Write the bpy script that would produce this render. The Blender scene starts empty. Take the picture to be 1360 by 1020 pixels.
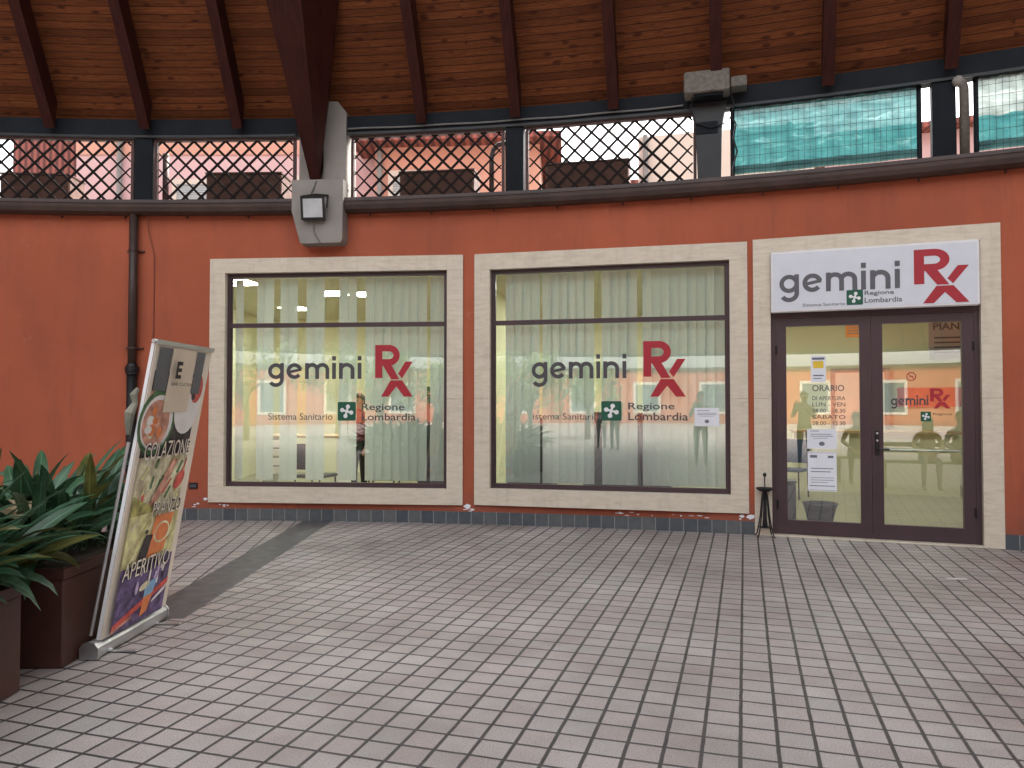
import bpy, math, random
from mathutils import Vector, Matrix
random.seed(7)
S = bpy.context.scene
COL = S.collection
rad = math.radians
# ---------------------------------------------------------------- camera
cam_d = bpy.data.cameras.new('camera')
cam = bpy.data.objects.new('camera', cam_d); COL.objects.link(cam)
cam.location = (0, 0, 1.5)
cam.rotation_euler = (rad(90 + 1.43), 0, 0)
cam_d.sensor_width = 36
cam_d.lens = 1005 / 1360 * 36
cam_d.clip_start = 0.02
cam_d.clip_end = 2000
S.camera = cam
# ---------------------------------------------------------------- sky, sun, exposure
SUN_EL, SUN_AZ = rad(50), rad(35)          # azimuth from +Y towards +X
w = bpy.data.worlds.new('World'); S.world = w; w.use_nodes = True
nt = w.node_tree; nt.nodes.clear()
sky = nt.nodes.new('ShaderNodeTexSky'); sky.sky_type = 'NISHITA'; sky.sun_disc = False
sky.sun_elevation = SUN_EL; sky.sun_rotation = SUN_AZ
sky.air_density = 1.6; sky.dust_density = 4.0; sky.ozone_density = 0.6
hs = nt.nodes.new('ShaderNodeHueSaturation'); hs.inputs['Saturation'].default_value = 0.22
bg = nt.nodes.new('ShaderNodeBackground'); bg.inputs['Strength'].default_value = 0.15
wo = nt.nodes.new('ShaderNodeOutputWorld')
nt.links.new(sky.outputs[0], hs.inputs['Color']); nt.links.new(hs.outputs[0], bg.inputs[0]); nt.links.new(bg.outputs[0], wo.inputs[0])
sl = bpy.data.lights.new('sun', 'SUN'); sl.energy = 2.5; sl.angle = rad(32); sl.color = (1, .95, .88)
so = bpy.data.objects.new('sun', sl); COL.objects.link(so)
sd = Vector((math.sin(SUN_AZ) * math.cos(SUN_EL), math.cos(SUN_AZ) * math.cos(SUN_EL), math.sin(SUN_EL)))
so.rotation_euler = sd.to_track_quat('Z', 'Y').to_euler()
S.view_settings.view_transform = 'Standard'; S.view_settings.look = 'None'
S.view_settings.exposure = 2.42; S.view_settings.gamma = 1
S.cycles.max_bounces = 10; S.cycles.transparent_max_bounces = 24
S.cycles.diffuse_bounces = 6

# ---------------------------------------------------------------- round courtyard frame
CX, CY, R = -4.339, -14.249, 23.983

def P(phi, dr, z):
    a = rad(phi); r = R + dr
    return Vector((CX + r * math.sin(a), CY + r * math.cos(a), z))

class Frame:
    """upright plane across the arc from phi a to phi b, x to the right, y outward (into the wall)"""
    def __init__(s, a, b, off=0.0):
        m = rad((a + b) / 2); h = rad((b - a) / 2)
        s.n = Vector((math.sin(m), math.cos(m), 0)); s.t = Vector((math.cos(m), -math.sin(m), 0))
        s.o = Vector((CX, CY, 0)) + s.n * (R * math.cos(h) + off)
    def __call__(s, x, y, z):
        return s.o + s.t * x + s.n * y + Vector((0, 0, z))

class Free(Frame):
    def __init__(s, o, ang):                 # ang: direction of outward normal from +Y towards +X
        a = rad(ang); s.o = Vector(o)
        s.n = Vector((math.sin(a), math.cos(a), 0)); s.t = Vector((math.cos(a), -math.sin(a), 0))

WORLD = Free((0, 0, 0), 0)

# ---------------------------------------------------------------- mesh builder
class MB:
    def __init__(s):
        s.v = []; s.f = []; s.m = []; s.uv = []; s.smooth = False
    def add(s, vs, fs, mi=0, uv=None):
        n = len(s.v); s.v += [Vector(p) for p in vs]
        s.uv += (uv if uv else [(0, 0)] * len(vs))
        for f in fs:
            s.f.append(tuple(i + n for i in f)); s.m.append(mi)
        return s
    def hexa(s, p, mi=0):                    # p: 4 bottom, 4 top
        return s.add(p, [(3, 2, 1, 0), (4, 5, 6, 7), (0, 1, 5, 4), (1, 2, 6, 5), (2, 3, 7, 6), (3, 0, 4, 7)], mi)
    def box(s, F, x0, x1, y0, y1, z0, z1, mi=0):
        c = [F(x0, y0, z0), F(x1, y0, z0), F(x1, y1, z0), F(x0, y1, z0), F(x0, y0, z1), F(x1, y0, z1), F(x1, y1, z1), F(x0, y1, z1)]
        return s.hexa(c, mi)
    def bbox(s, F, x0, x1, y0, y1, z0, z1, b=.01, mi=0):      # chamfered box
        rings = []
        for z, i in ((z0, b), (z0 + b, 0), (z1 - b, 0), (z1, b)):
            rings.append([F(x0 + i + b * (0), y0 + i + b, z), F(x0 + i + b, y0 + i, z), F(x1 - i - b, y0 + i, z), F(x1 - i, y0 + i + b, z),
                          F(x1 - i, y1 - i - b, z), F(x1 - i - b, y1 - i, z), F(x0 + i + b, y1 - i, z), F(x0 + i, y1 - i - b, z)])
        return s.loft(rings, cap=True, mi=mi)
    def loft(s, rings, cap=True, mi=0, closed=True):
        n = len(rings[0]); vs = [p for r in rings for p in r]; fs = []
        for k in range(len(rings) - 1):
            for i in range(n if closed else n - 1):
                j = (i + 1) % n
                fs.append((k * n + i, k * n + j, (k + 1) * n + j, (k + 1) * n + i))
        if cap and closed:
            fs.append(tuple(range(n - 1, -1, -1))); fs.append(tuple((len(rings) - 1) * n + i for i in range(n)))
        return s.add(vs, fs, mi)
    def tube(s, pts, r, n=10, mi=0, cap=True):
        pts = [Vector(p) for p in pts]; rr = r if isinstance(r, (list, tuple)) else [r] * len(pts)
        rings = []; prev = None
        for i, p in enumerate(pts):
            d = (pts[min(i + 1, len(pts) - 1)] - pts[max(i - 1, 0)])
            if d.length < 1e-9: d = Vector((0, 0, 1))
            d.normalize()
            if prev is None:
                a = Vector((0, 0, 1)) if abs(d.z) < .9 else Vector((1, 0, 0))
                u = d.cross(a).normalized()
            else:
                u = (prev - d * prev.dot(d)).normalized()
            prev = u; v = d.cross(u)
            rings.append([p + (u * math.cos(2 * math.pi * k / n) + v * math.sin(2 * math.pi * k / n)) * rr[i] for k in range(n)])
        return s.loft(rings, cap, mi)
    def lathe(s, c, prof, n=20, mi=0):
        c = Vector(c)
        rings = [[c + Vector((r * math.cos(2 * math.pi * k / n), r * math.sin(2 * math.pi * k / n), z)) for k in range(n)] for r, z in prof]
        return s.loft(rings, True, mi)
    def arc(s, a, b, d0, d1, z0, z1, step=1.0, mi=0):        # curved block between phi a..b
        n = max(1, int(math.ceil((b - a) / step - 1e-6))); rings = []
        uvs = []
        for i in range(n + 1):
            p = a + (b - a) * i / n
            rings.append([P(p, d0, z0), P(p, d1, z0), P(p, d1, z1), P(p, d0, z1)])
            u = rad(p) * R; uvs += [(u, z0), (u, z0), (u, z1), (u, z1)]
        k0 = len(s.v); s.loft(rings, True, mi)
        for i, q in enumerate(uvs): s.uv[k0 + i] = q
        return s
    def poly(s, F, pts, y, mi=0):
        return s.add([F(x, y, z) for x, z in pts], [tuple(range(len(pts)))], mi)
    def prism(s, F, pts, y0, y1, mi=0):
        return s.loft([[F(x, y0, z) for x, z in pts], [F(x, y1, z) for x, z in pts]], True, mi)
    def disc(s, F, cx, cz, rx, rz, y, n=24, mi=0):
        return s.poly(F, [(cx + rx * math.cos(2 * math.pi * k / n), cz + rz * math.sin(2 * math.pi * k / n)) for k in range(n)], y, mi)

def OBJ(name, mb, mat, parent=None, smooth=False, label=None, cat=None, group=None, kind=None):
    me = bpy.data.meshes.new(name)
    off = Vector((0, 0, 0)); q = parent
    while q is not None: off += q.location; q = q.parent
    me.from_pydata([tuple(p - off) for p in mb.v], [], mb.f)
    mats = mat if isinstance(mat, (list, tuple)) else [mat]
    for m in mats: me.materials.append(m)
    me.polygons.foreach_set('material_index', mb.m)
    if any(u != (0, 0) for u in mb.uv):
        l = me.uv_layers.new(name='UVMap'); 
        for lp in me.loops: l.data[lp.index].uv = mb.uv[lp.vertex_index]
    if smooth or mb.smooth: me.polygons.foreach_set('use_smooth', [True] * len(me.polygons))
    me.update()
    o = bpy.data.objects.new(name, me); COL.objects.link(o)
    if parent is not None: o.parent = parent
    TAG(o, label, cat, group, kind)
    return o

def TAG(o, label=None, cat=None, group=None, kind=None):
    if label: o['label'] = label
    if cat: o['category'] = cat
    if group: o['group'] = group
    if kind: o['kind'] = kind
    return o

def THING(name, loc, label, cat, group=None):
    o = bpy.data.objects.new(name, None); COL.objects.link(o); o.location = loc; o.empty_display_size = .2
    return TAG(o, label, cat, group)

# ---------------------------------------------------------------- materials
def nodes(name):
    m = bpy.data.materials.new(name); m.use_nodes = True; t = m.node_tree; t.nodes.clear()
    out = t.nodes.new('ShaderNodeOutputMaterial'); b = t.nodes.new('ShaderNodeBsdfPrincipled')
    t.links.new(b.outputs[0], out.inputs[0]); return m, t, b, out
def N(t, typ, **k):
    n = t.nodes.new(typ)
    for a, v in k.items():
        if a in n.inputs: n.inputs[a].default_value = v
        else: setattr(n, a, v)
    return n
def math_n(t, op, a, b=None, c=None):
    n = t.nodes.new('ShaderNodeMath'); n.operation = op
    for i, x in enumerate((a, b, c)):
        if x is None: continue
        if isinstance(x, (int, float)): n.inputs[i].default_value = x
        else: t.links.new(x, n.inputs[i])
    return n.outputs[0]
def ramp(t, src, stops):
    n = t.nodes.new('ShaderNodeValToRGB'); e = n.color_ramp.elements
    while len(e) < len(stops): e.new(.5)
    for i, (p, c) in enumerate(stops): e[i].position = p; e[i].color = (*c, 1)
    t.links.new(src, n.inputs[0]); return n.outputs[0]
def mixc(t, f, a, b, mode='MIX'):
    n = t.nodes.new('ShaderNodeMix'); n.data_type = 'RGBA'; n.blend_type = mode
    for s_, x in ((0, f), (6, a), (7, b)):
        if isinstance(x, (int, float)): n.inputs[s_].default_value = x
        elif isinstance(x, tuple): n.inputs[s_].default_value = (*x, 1)
        else: t.links.new(x, n.inputs[s_])
    return n.outputs[2]
def noise(t, vec, scale, detail=4, rough=.55, dist=0):
    n = N(t, 'ShaderNodeTexNoise'); n.inputs['Scale'].default_value = scale; n.inputs['Detail'].default_value = detail
    n.inputs['Roughness'].default_value = rough; n.inputs['Distortion'].default_value = dist
    t.links.new(vec, n.inputs['Vector']); return n.outputs['Fac']
def coord(t, what='Object'):
    return t.nodes.new('ShaderNodeTexCoord').outputs[what]
def mapping(t, vec, loc=(0, 0, 0), rot=(0, 0, 0), sc=(1, 1, 1)):
    n = t.nodes.new('ShaderNodeMapping'); n.inputs['Location'].default_value = loc; n.inputs['Rotation'].default_value = rot; n.inputs['Scale'].default_value = sc
    t.links.new(vec, n.inputs[0]); return n.outputs[0]
def bump(t, b, h, strength=.3, dist=.01):
    n = N(t, 'ShaderNodeBump'); n.inputs['Strength'].default_value = strength; n.inputs['Distance'].default_value = dist
    t.links.new(h, n.inputs['Height']); t.links.new(n.outputs[0], b.inputs['Normal'])

def plain(name, c, rough=.6, metal=0, var=.15, scale=6, bmp=.08, spec=.4, sub=None):
    m, t, b, o = nodes(name); v = coord(t)
    f = noise(t, v, scale, 5)
    lo = tuple(x * (1 - var) for x in c); hi = tuple(min(1, x * (1 + var)) for x in c)
    t.links.new(ramp(t, f, [(.3, lo), (.7, hi)]), b.inputs['Base Color'])
    b.inputs['Roughness'].default_value = rough; b.inputs['Metallic'].default_value = metal
    b.inputs['Specular IOR Level'].default_value = spec
    if bmp: bump(t, b, noise(t, v, scale * 12, 3), bmp, .004)
    return m

def m_stucco():
    m, t, b, o = nodes('orange_render'); v = coord(t, 'Object')
    geo = t.nodes.new('ShaderNodeNewGeometry'); sp = t.nodes.new('ShaderNodeSeparateXYZ'); t.links.new(geo.outputs['Position'], sp.inputs[0])
    f = noise(t, v, .7, 6, .6); g = noise(t, mapping(t, v, sc=(2.2, 2.2, .5)), 1.6, 5)
    c = mixc(t, ramp(t, f, [(.3, (0, 0, 0)), (.7, (1, 1, 1))]), (.35, .090, .045), (.445, .118, .058))
    c = mixc(t, math_n(t, 'MULTIPLY', ramp(t, g, [(.45, (0, 0, 0)), (.75, (1, 1, 1))]), .45), c, (.26, .072, .045))
    h = noise(t, mapping(t, v, sc=(1.2, 1.2, .16)), 6, 5, .65)                       # rain streaks
    c = mixc(t, math_n(t, 'MULTIPLY', ramp(t, h, [(.56, (0, 0, 0)), (.72, (1, 1, 1))]), .35), c, (.22, .075, .05))
    k = noise(t, v, 3.5, 7, .75)                                                   # scuffs and faded patches
    c = mixc(t, math_n(t, 'MULTIPLY', ramp(t, k, [(.62, (0, 0, 0)), (.70, (1, 1, 1))]), .28), c, (.50, .20, .13))
    low = math_n(t, 'SUBTRACT', .75, math_n(t, 'ADD', sp.outputs[2], math_n(t, 'MULTIPLY', noise(t, v, 5, 5), .7)))
    low = math_n(t, 'MINIMUM', math_n(t, 'MAXIMUM', math_n(t, 'MULTIPLY', low, 2), 0), .45)
    c = mixc(t, low, c, (.20, .075, .055))                                         # splash dirt
    t.links.new(c, b.inputs['Base Color']); b.inputs['Roughness'].default_value = .75; b.inputs['Specular IOR Level'].default_value = .25
    bump(t, b, noise(t, v, 160, 3), .12, .003); return m
def m_travertine():
    m, t, b, o = nodes('travertine'); v = coord(t)
    f = noise(t, mapping(t, v, rot=(0, 0, rad(15)), sc=(2.0, 2.0, 9)), 2.5, 8, .7, .5)
    g = noise(t, v, 3, 4)
    c = ramp(t, f, [(.25, (.50, .43, .32)), (.5, (.66, .585, .455)), (.75, (.75, .68, .55))])
    c = mixc(t, math_n(t, 'MULTIPLY', g, .3), c, (.58, .53, .47))
    st = noise(t, mapping(t, v, sc=(3, 3, .5)), 3, 6, .7)
    c = mixc(t, math_n(t, 'MULTIPLY', ramp(t, st, [(.52, (0, 0, 0)), (.72, (1, 1, 1))]), .28), c, (.36, .31, .25))
    pit = noise(t, v, 55, 3, .7)
    c = mixc(t, math_n(t, 'MULTIPLY', ramp(t, pit, [(.66, (0, 0, 0)), (.72, (1, 1, 1))]), .3), c, (.30, .24, .18))
    t.links.new(c, b.inputs['Base Color']); b.inputs['Roughness'].default_value = .55
    bump(t, b, f, .1, .004); return m

def m_tiles(name, ang, u0, v0, pitch=.1583, ju=.0150, jv=.0135, warm=0):
    """square paving tiles: joints along both grid directions"""
    m, t, b, o = nodes(name); v = coord(t)
    r = mapping(t, v, rot=(0, 0, ang))
    s = t.nodes.new('ShaderNodeSeparateXYZ'); t.links.new(r, s.inputs[0])
    wob = noise(t, v, 9, 2)
    wv = math_n(t, 'MULTIPLY', math_n(t, 'SUBTRACT', wob, .5), .006)
    X = math_n(t, 'DIVIDE', math_n(t, 'ADD', math_n(t, 'SUBTRACT', s.outputs[0], u0), wv), pitch)
    Y = math_n(t, 'DIVIDE', math_n(t, 'ADD', math_n(t, 'SUBTRACT', s.outputs[1], v0), wv), pitch)
    def edge(q, j):
        fr = math_n(t, 'FRACT', math_n(t, 'ADD', q, .5))
        d = math_n(t, 'ABSOLUTE', math_n(t, 'SUBTRACT', fr, .5))           # 0 on the joint line
        n = t.nodes.new('ShaderNodeMapRange'); n.interpolation_type = 'SMOOTHSTEP'
        t.links.new(d, n.inputs[0]); n.inputs[1].default_value = j / pitch * .42; n.inputs[2].default_value = j / pitch * .74
        return n.outputs[0]
    tile = math_n(t, 'MULTIPLY', edge(X, ju), edge(Y, jv))
    cx = t.nodes.new('ShaderNodeCombineXYZ'); t.links.new(math_n(t, 'FLOOR', X), cx.inputs[0]); t.links.new(math_n(t, 'FLOOR', Y), cx.inputs[1])
    wn = t.nodes.new('ShaderNodeTexWhiteNoise'); t.links.new(cx.outputs[0], wn.inputs['Vector'])
    base = ramp(t, wn.outputs['Value'], [(0, (.395, .345, .325)), (.3, (.45, .395, .375)), (.55, (.435, .395, .375)), (.8, (.405, .38, .36)), (1, (.49, .45, .425))])
    spk = noise(t, v, 150, 6, .8)
    base = mixc(t, .85, base, ramp(t, spk, [(.36, (.38, .36, .36)), (.5, (1, 1, 1)), (.64, (1.4, 1.36, 1.34))]), 'MULTIPLY')
    blot = noise(t, v, .9, 5, .6)
    base = mixc(t, .8, base, ramp(t, blot, [(.3, (.64, .60, .57)), (.62, (1.05, 1.05, 1.05))]), 'MULTIPLY')
    chip = noise(t, v, 11, 6, .8)
    base = mixc(t, math_n(t, 'MULTIPLY', ramp(t, chip, [(.68, (0, 0, 0)), (.72, (1, 1, 1))]), .5), base, (.15, .13, .12))
    dirt = noise(t, v, 26, 5, .7)
    base = mixc(t, math_n(t, 'MULTIPLY', ramp(t, dirt, [(.55, (0, 0, 0)), (.8, (1, 1, 1))]), .35), base, (.2, .18, .17))
    jc = mixc(t, noise(t, v, 40, 3), (.035, .032, .032), (.085, .078, .075))
    t.links.new(mixc(t, tile, jc, base), b.inputs['Base Color'])
    rn = ramp(t, noise(t, v, 7, 4), [(.3, (.42, .42, .42)), (.7, (.62, .62, .62))])
    t.links.new(rn, b.inputs['Roughness']); b.inputs['Specular IOR Level'].default_value = .42
    hh = math_n(t, 'ADD', tile, math_n(t, 'MULTIPLY', spk, .12))
    tilt = math_n(t, 'MULTIPLY', wn.outputs['Value'], .25)
    bump(t, b, math_n(t, 'ADD', hh, tilt), .55, .004)
    return m

def m_skirting():
    m, t, b, o = nodes('slate_skirting'); uv = coord(t, 'UV'); s = t.nodes.new('ShaderNodeSeparateXYZ'); t.links.new(uv, s.inputs[0])
    X = math_n(t, 'DIVIDE', s.outputs[0], .1605)
    fr = math_n(t, 'ABSOLUTE', math_n(t, 'SUBTRACT', math_n(t, 'FRACT', X), .5))
    j = math_n(t, 'GREATER_THAN', fr, .474)
    wn = t.nodes.new('ShaderNodeTexWhiteNoise'); wn.noise_dimensions = '1D'; t.links.new(math_n(t, 'FLOOR', math_n(t, 'ADD', X, .0)), wn.inputs['W'])
    c = ramp(t, wn.outputs['Value'], [(0, (.060, .075, .088)), (.5, (.085, .10, .108)), (1, (.115, .122, .125))])
    c = mixc(t, .5, c, ramp(t, noise(t, coord(t), 14, 5), [(.3, (.7, .7, .7)), (.7, (1.2, 1.2, 1.2))]), 'MULTIPLY')
    t.links.new(mixc(t, j, c, (.25, .26, .25)), b.inputs['Base Color']); b.inputs['Roughness'].default_value = .38
    bump(t, b, math_n(t, 'SUBTRACT', 1, j), .4, .003); return m

def m_boards():
    """tongue-and-groove ceiling boards; uv = (metres along board, metres across)"""
    m, t, b, o = nodes('pine_boards'); uv = coord(t, 'UV'); s = t.nodes.new('ShaderNodeSeparateXYZ'); t.links.new(uv, s.inputs[0])
    Y = math_n(t, 'DIVIDE', s.outputs[1], .09)
    row = math_n(t, 'FLOOR', Y)
    d = math_n(t, 'ABSOLUTE', math_n(t, 'SUBTRACT', math_n(t, 'FRACT', Y), .5))
    gap = math_n(t, 'GREATER_THAN', d, .455)
    wn = t.nodes.new('ShaderNodeTexWhiteNoise'); wn.noise_dimensions = '1D'; t.links.new(row, wn.inputs['W'])
    cv = t.nodes.new('ShaderNodeCombineXYZ')
    t.links.new(math_n(t, 'ADD', s.outputs[0], math_n(t, 'MULTIPLY', wn.outputs['Value'], 37)), cv.inputs[0])
    t.links.new(s.outputs[1], cv.inputs[1]); t.links.new(math_n(t, 'MULTIPLY', row, 3.1), cv.inputs[2])
    grain = noise(t, mapping(t, cv.outputs[0], sc=(1.6, 26, 1)), 2.2, 6, .65, 1.2)
    c = ramp(t, grain, [(.25, (.075, .021, .007)), (.5, (.135, .043, .015)), (.75, (.215, .074, .027))])
    c = mixc(t, .8, c, ramp(t, wn.outputs['Value'], [(0, (.62, .60, .58)), (1, (1.25, 1.2, 1.15))]), 'MULTIPLY')
    vo = N(t, 'ShaderNodeTexVoronoi'); vo.inputs['Scale'].default_value = 1.0
    t.links.new(mapping(t, cv.outputs[0], sc=(3.6, 8.2, 1)), vo.inputs['Vector'])
    knot = ramp(t, vo.outputs['Distance'], [(.13, (1, 1, 1)), (.25, (0, 0, 0))])
    c = mixc(t, math_n(t, 'MULTIPLY', knot, .85), c, (.05, .014, .007))
    t.links.new(mixc(t, gap, c, (.03, .010, .006)), b.inputs['Base Color'])
    b.inputs['Roughness'].default_value = .6; b.inputs['Specular IOR Level'].default_value = .12
    bump(t, b, math_n(t, 'SUBTRACT', 1, gap), .35, .004); return m

def m_wood(name, c0, c1, rough=.55):
    m, t, b, o = nodes(name); v = coord(t)
    g = noise(t, mapping(t, v, sc=(9, 1.2, 1.2)), 3, 6, .6, .8)
    t.links.new(ramp(t, g, [(.3, c0), (.7, c1)]), b.inputs['Base Color']); b.inputs['Roughness'].default_value = rough; b.inputs['Specular IOR Level'].default_value = .15
    bump(t, b, g, .15, .004); return m

def m_glass(name='window_glass', tint=(.90, .96, .90), boost=2.3, bias=.06):
    m, t, b, o = nodes(name); t.nodes.remove(b)
    tr = N(t, 'ShaderNodeBsdfTransparent'); tr.inputs[0].default_value = (*tint, 1)
    gl = N(t, 'ShaderNodeBsdfGlossy'); gl.inputs['Roughness'].default_value = 0.0; gl.inputs[0].default_value = (1, 1, 1, 1)
    fr = N(t, 'ShaderNodeFresnel'); fr.inputs[0].default_value = 1.5
    f = math_n(t, 'MINIMUM', math_n(t, 'ADD', math_n(t, 'MULTIPLY', fr.outputs[0], boost), bias), 1.0)
    mx = N(t, 'ShaderNodeMixShader'); t.links.new(f, mx.inputs[0]); t.links.new(tr.outputs[0], mx.inputs[1]); t.links.new(gl.outputs[0], mx.inputs[2])
    t.links.new(mx.outputs[0], o.inputs[0]); return m

def m_fabric(name, c, trans=.35):
    m, t, b, o = nodes(name); v = coord(t)
    f = noise(t, mapping(t, v, sc=(1, 1, .3)), 60, 3)
    t.links.new(ramp(t, f, [(.3, tuple(x * .9 for x in c)), (.7, c)]), b.inputs['Base Color']); b.inputs['Roughness'].default_value = .8
    tl = N(t, 'ShaderNodeBsdfTranslucent'); tl.inputs[0].default_value = (*c, 1)
    mx = N(t, 'ShaderNodeMixShader'); mx.inputs[0].default_value = trans
    t.links.new(b.outputs[0], mx.inputs[1]); t.links.new(tl.outputs[0], mx.inputs[2]); t.links.new(mx.outputs[0], o.inputs[0]); return m

def m_net(name, c0, c1):
    m, t, b, o = nodes(name); v = coord(t)
    f = noise(t, mapping(t, v, sc=(.7, .7, 3.2)), 3.2, 6, .65, 1.0)
    col = ramp(t, f, [(.3, c0), (.55, c1), (.8, tuple(min(1, x * 1.5 + .1) for x in c1))])
    t.links.new(col, b.inputs['Base Color']); b.inputs['Roughness'].default_value = .6
    tl = N(t, 'ShaderNodeBsdfTranslucent'); t.links.new(col, tl.inputs[0])
    tp = N(t, 'ShaderNodeBsdfTransparent'); tp.inputs[0].default_value = (.9, 1, 1, 1)
    a = N(t, 'ShaderNodeMixShader'); a.inputs[0].default_value = .6; t.links.new(b.outputs[0], a.inputs[1]); t.links.new(tl.outputs[0], a.inputs[2])
    g = N(t, 'ShaderNodeMixShader')
    t.links.new(ramp(t, f, [(.35, (.015, .015, .015)), (.8, (.05, .05, .05))]), g.inputs[0])
    t.links.new(a.outputs[0], g.inputs[1]); t.links.new(tp.outputs[0], g.inputs[2]); t.links.new(g.outputs[0], o.inputs[0]); return m

def m_leaf(name, c0, c1):
    m, t, b, o = nodes(name); uv = coord(t, 'UV'); s = t.nodes.new('ShaderNodeSeparateXYZ'); t.links.new(uv, s.inputs[0])
    v = coord(t)
    f = noise(t, v, 5, 3)
    st = math_n(t, 'SINE', math_n(t, 'MULTIPLY', s.outputs[0], 60))
    g = math_n(t, 'ADD', math_n(t, 'MULTIPLY', st, .08), f)
    col = ramp(t, g, [(.3, c0), (.62, c1), (.85, tuple(x * 1.5 for x in c1))])
    mid = math_n(t, 'LESS_THAN', math_n(t, 'ABSOLUTE', math_n(t, 'SUBTRACT', s.outputs[0], .5)), .03)
    col = mixc(t, mid, col, tuple(min(1, x * 2.0) for x in c1))
    t.links.new(col, b.inputs['Base Color']); b.inputs['Roughness'].default_value = .33; b.inputs['Specular IOR Level'].default_value = .5
    tl = N(t, 'ShaderNodeBsdfTranslucent'); t.links.new(col, tl.inputs[0])
    mx = N(t, 'ShaderNodeMixShader'); mx.inputs[0].default_value = .2
    t.links.new(b.outputs[0], mx.inputs[1]); t.links.new(tl.outputs[0], mx.inputs[2]); t.links.new(mx.outputs[0], o.inputs[0])
    bump(t, b, st, .15, .003); return m

def m_emit(name, c, s):
    m, t, b, o = nodes(name); b.inputs['Base Color'].default_value = (.8, .8, .8, 1)
    b.inputs['Emission Color'].default_value = (*c, 1); b.inputs['Emission Strength'].default_value = s; return m

def m_weave(name, c0, c1, sc=14):
    m, t, b, o = nodes(name); v = coord(t)
    ck = N(t, 'ShaderNodeTexVoronoi'); ck.inputs['Scale'].default_value = sc; t.links.new(mapping(t, v, sc=(1, 1, 1.3)), ck.inputs['Vector'])
    f = noise(t, v, 6, 4)
    t.links.new(mixc(t, f, ramp(t, ck.outputs['Distance'], [(.1, c1), (.6, c0)]), c0), b.inputs['Base Color']); b.inputs['Roughness'].default_value = .8
    bump(t, b, ck.outputs['Distance'], .5, .01); return m

def m_roof():
    m, t, b, o = nodes('roof_tiles'); v = coord(t)
    wv = N(t, 'ShaderNodeTexWave'); wv.inputs['Scale'].default_value = 1.6; wv.inputs['Distortion'].default_value = .6; t.links.new(v, wv.inputs['Vector'])
    t.links.new(ramp(t, wv.outputs['Fac'], [(.2, (.10, .028, .022)), (.8, (.26, .075, .055))]), b.inputs['Base Color']); b.inputs['Roughness'].default_value = .8; return m

M = {}
M['wall'] = m_stucco(); M['trav'] = m_travertine(); M['skirt'] = m_skirting(); M['boards'] = m_boards()
A_R = 0.298; A_L = rad(-6.9)
M['tileR'] = m_tiles('paving_tiles', A_R, -.028, 4.4916 - .1583 * 20)
M['tileL'] = m_tiles('paving_tiles_west', A_L, .02, .03)
M['strip'] = plain('dark_paving_strip', (.105, .10, .10), .55, var=.3, scale=9)
M['ground'] = plain('ground', (.2, .19, .17), .9, scale=.4)
M['beamwood'] = m_wood('stained_beam', (.026, .0065, .006), (.055, .014, .009), .5)
M['steel'] = plain('painted_steel', (.010, .013, .017), .7, var=.2, scale=3, spec=.15)
M['gutter'] = plain('brown_gutter', (.055, .034, .028), .45, var=.25, scale=4)
M['lattice'] = plain('brown_lattice', (.012, .008, .007), .7, var=.25, spec=.15)
M['latframe'] = plain('lattice_frame', (.060, .026, .021), .55, var=.25)
M['conc'] = plain('concrete', (.27, .25, .225), .85, var=.14, scale=2.5, bmp=.3)
M['aldark'] = plain('brown_aluminium', (.060, .036, .042), .35, var=.08, scale=2, bmp=.03)
M['glass'] = m_glass(); M['doorglass'] = m_glass('door_glass', (.90, .94, .84), 2.9, .085)
M['black'] = plain('black_paint', (.012, .012, .013), .45, var=.3, bmp=0)
M['boxgrey'] = plain('weathered_box', (.13, .115, .095), .7, var=.3, scale=20)
M['letter'] = plain('charcoal_vinyl', (.075, .070, .078), .6, var=.04, bmp=0)
M['lettergrey'] = plain('grey_vinyl', (.115, .115, .128), .6, var=.04, bmp=0)
M['red'] = plain('red_vinyl', (.40, .022, .035), .55, var=.04, bmp=0)
M['green'] = plain('green_vinyl', (.012, .10, .055), .55, var=.05, bmp=0)
M['white'] = plain('white_vinyl', (.8, .8, .8), .5, var=.03, bmp=0)
M['signface'] = plain('sign_face', (.66, .69, .74), .4, var=.03, bmp=0)
M['aluminium'] = plain('brushed_aluminium', (.55, .56, .57), .35, .9, var=.1, scale=3)
M['blind'] = m_fabric('blind_fabric', (.72, .78, .76), .25)
M['inwall'] = plain('cream_wall', (.74, .735, .56), .8, var=.04, scale=1.5)
M['infloor'] = plain('beige_floor', (.30, .29, .20), .3, var=.1, scale=2)
M['inceil'] = plain('ceiling_panel', (.52, .53, .42), .8, var=.05)
M['lamp'] = m_emit('lamp_diffuser', (1, .98, .86), 9.0)
M['paper'] = plain('white_paper', (.78, .80, .84), .7, var=.03, bmp=0)
M['ink'] = plain('printed_ink', (.16, .17, .22), .7, var=.1, bmp=0)
M['tan'] = plain('tan_print', (.78, .68, .52), .55, var=.05, bmp=0)
M['cream'] = plain('cream_print', (.90, .82, .68), .5, var=.05, bmp=0)
M['corten'] = plain('dark_red_planter', (.080, .033, .024), .42, var=.2, scale=3, bmp=.05)
M['soil'] = plain('soil', (.03, .022, .015), .95, var=.4, scale=30, bmp=.5)
M['leaf'] = m_leaf('dark_leaf', (.022, .064, .033), (.060, .140, .068))
M['leaf2'] = m_leaf('yellowing_leaf', (.05, .07, .015), (.14, .14, .04))
M['leafT'] = m_leaf('tree_leaf', (.05, .10, .02), (.15, .22, .07))
M['bark'] = plain('bark', (.12, .09, .07), .9, var=.3, scale=15, bmp=.5)
M['weave'] = m_weave('woven_planter', (.095, .042, .028), (.014, .008, .006), 9)
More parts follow.
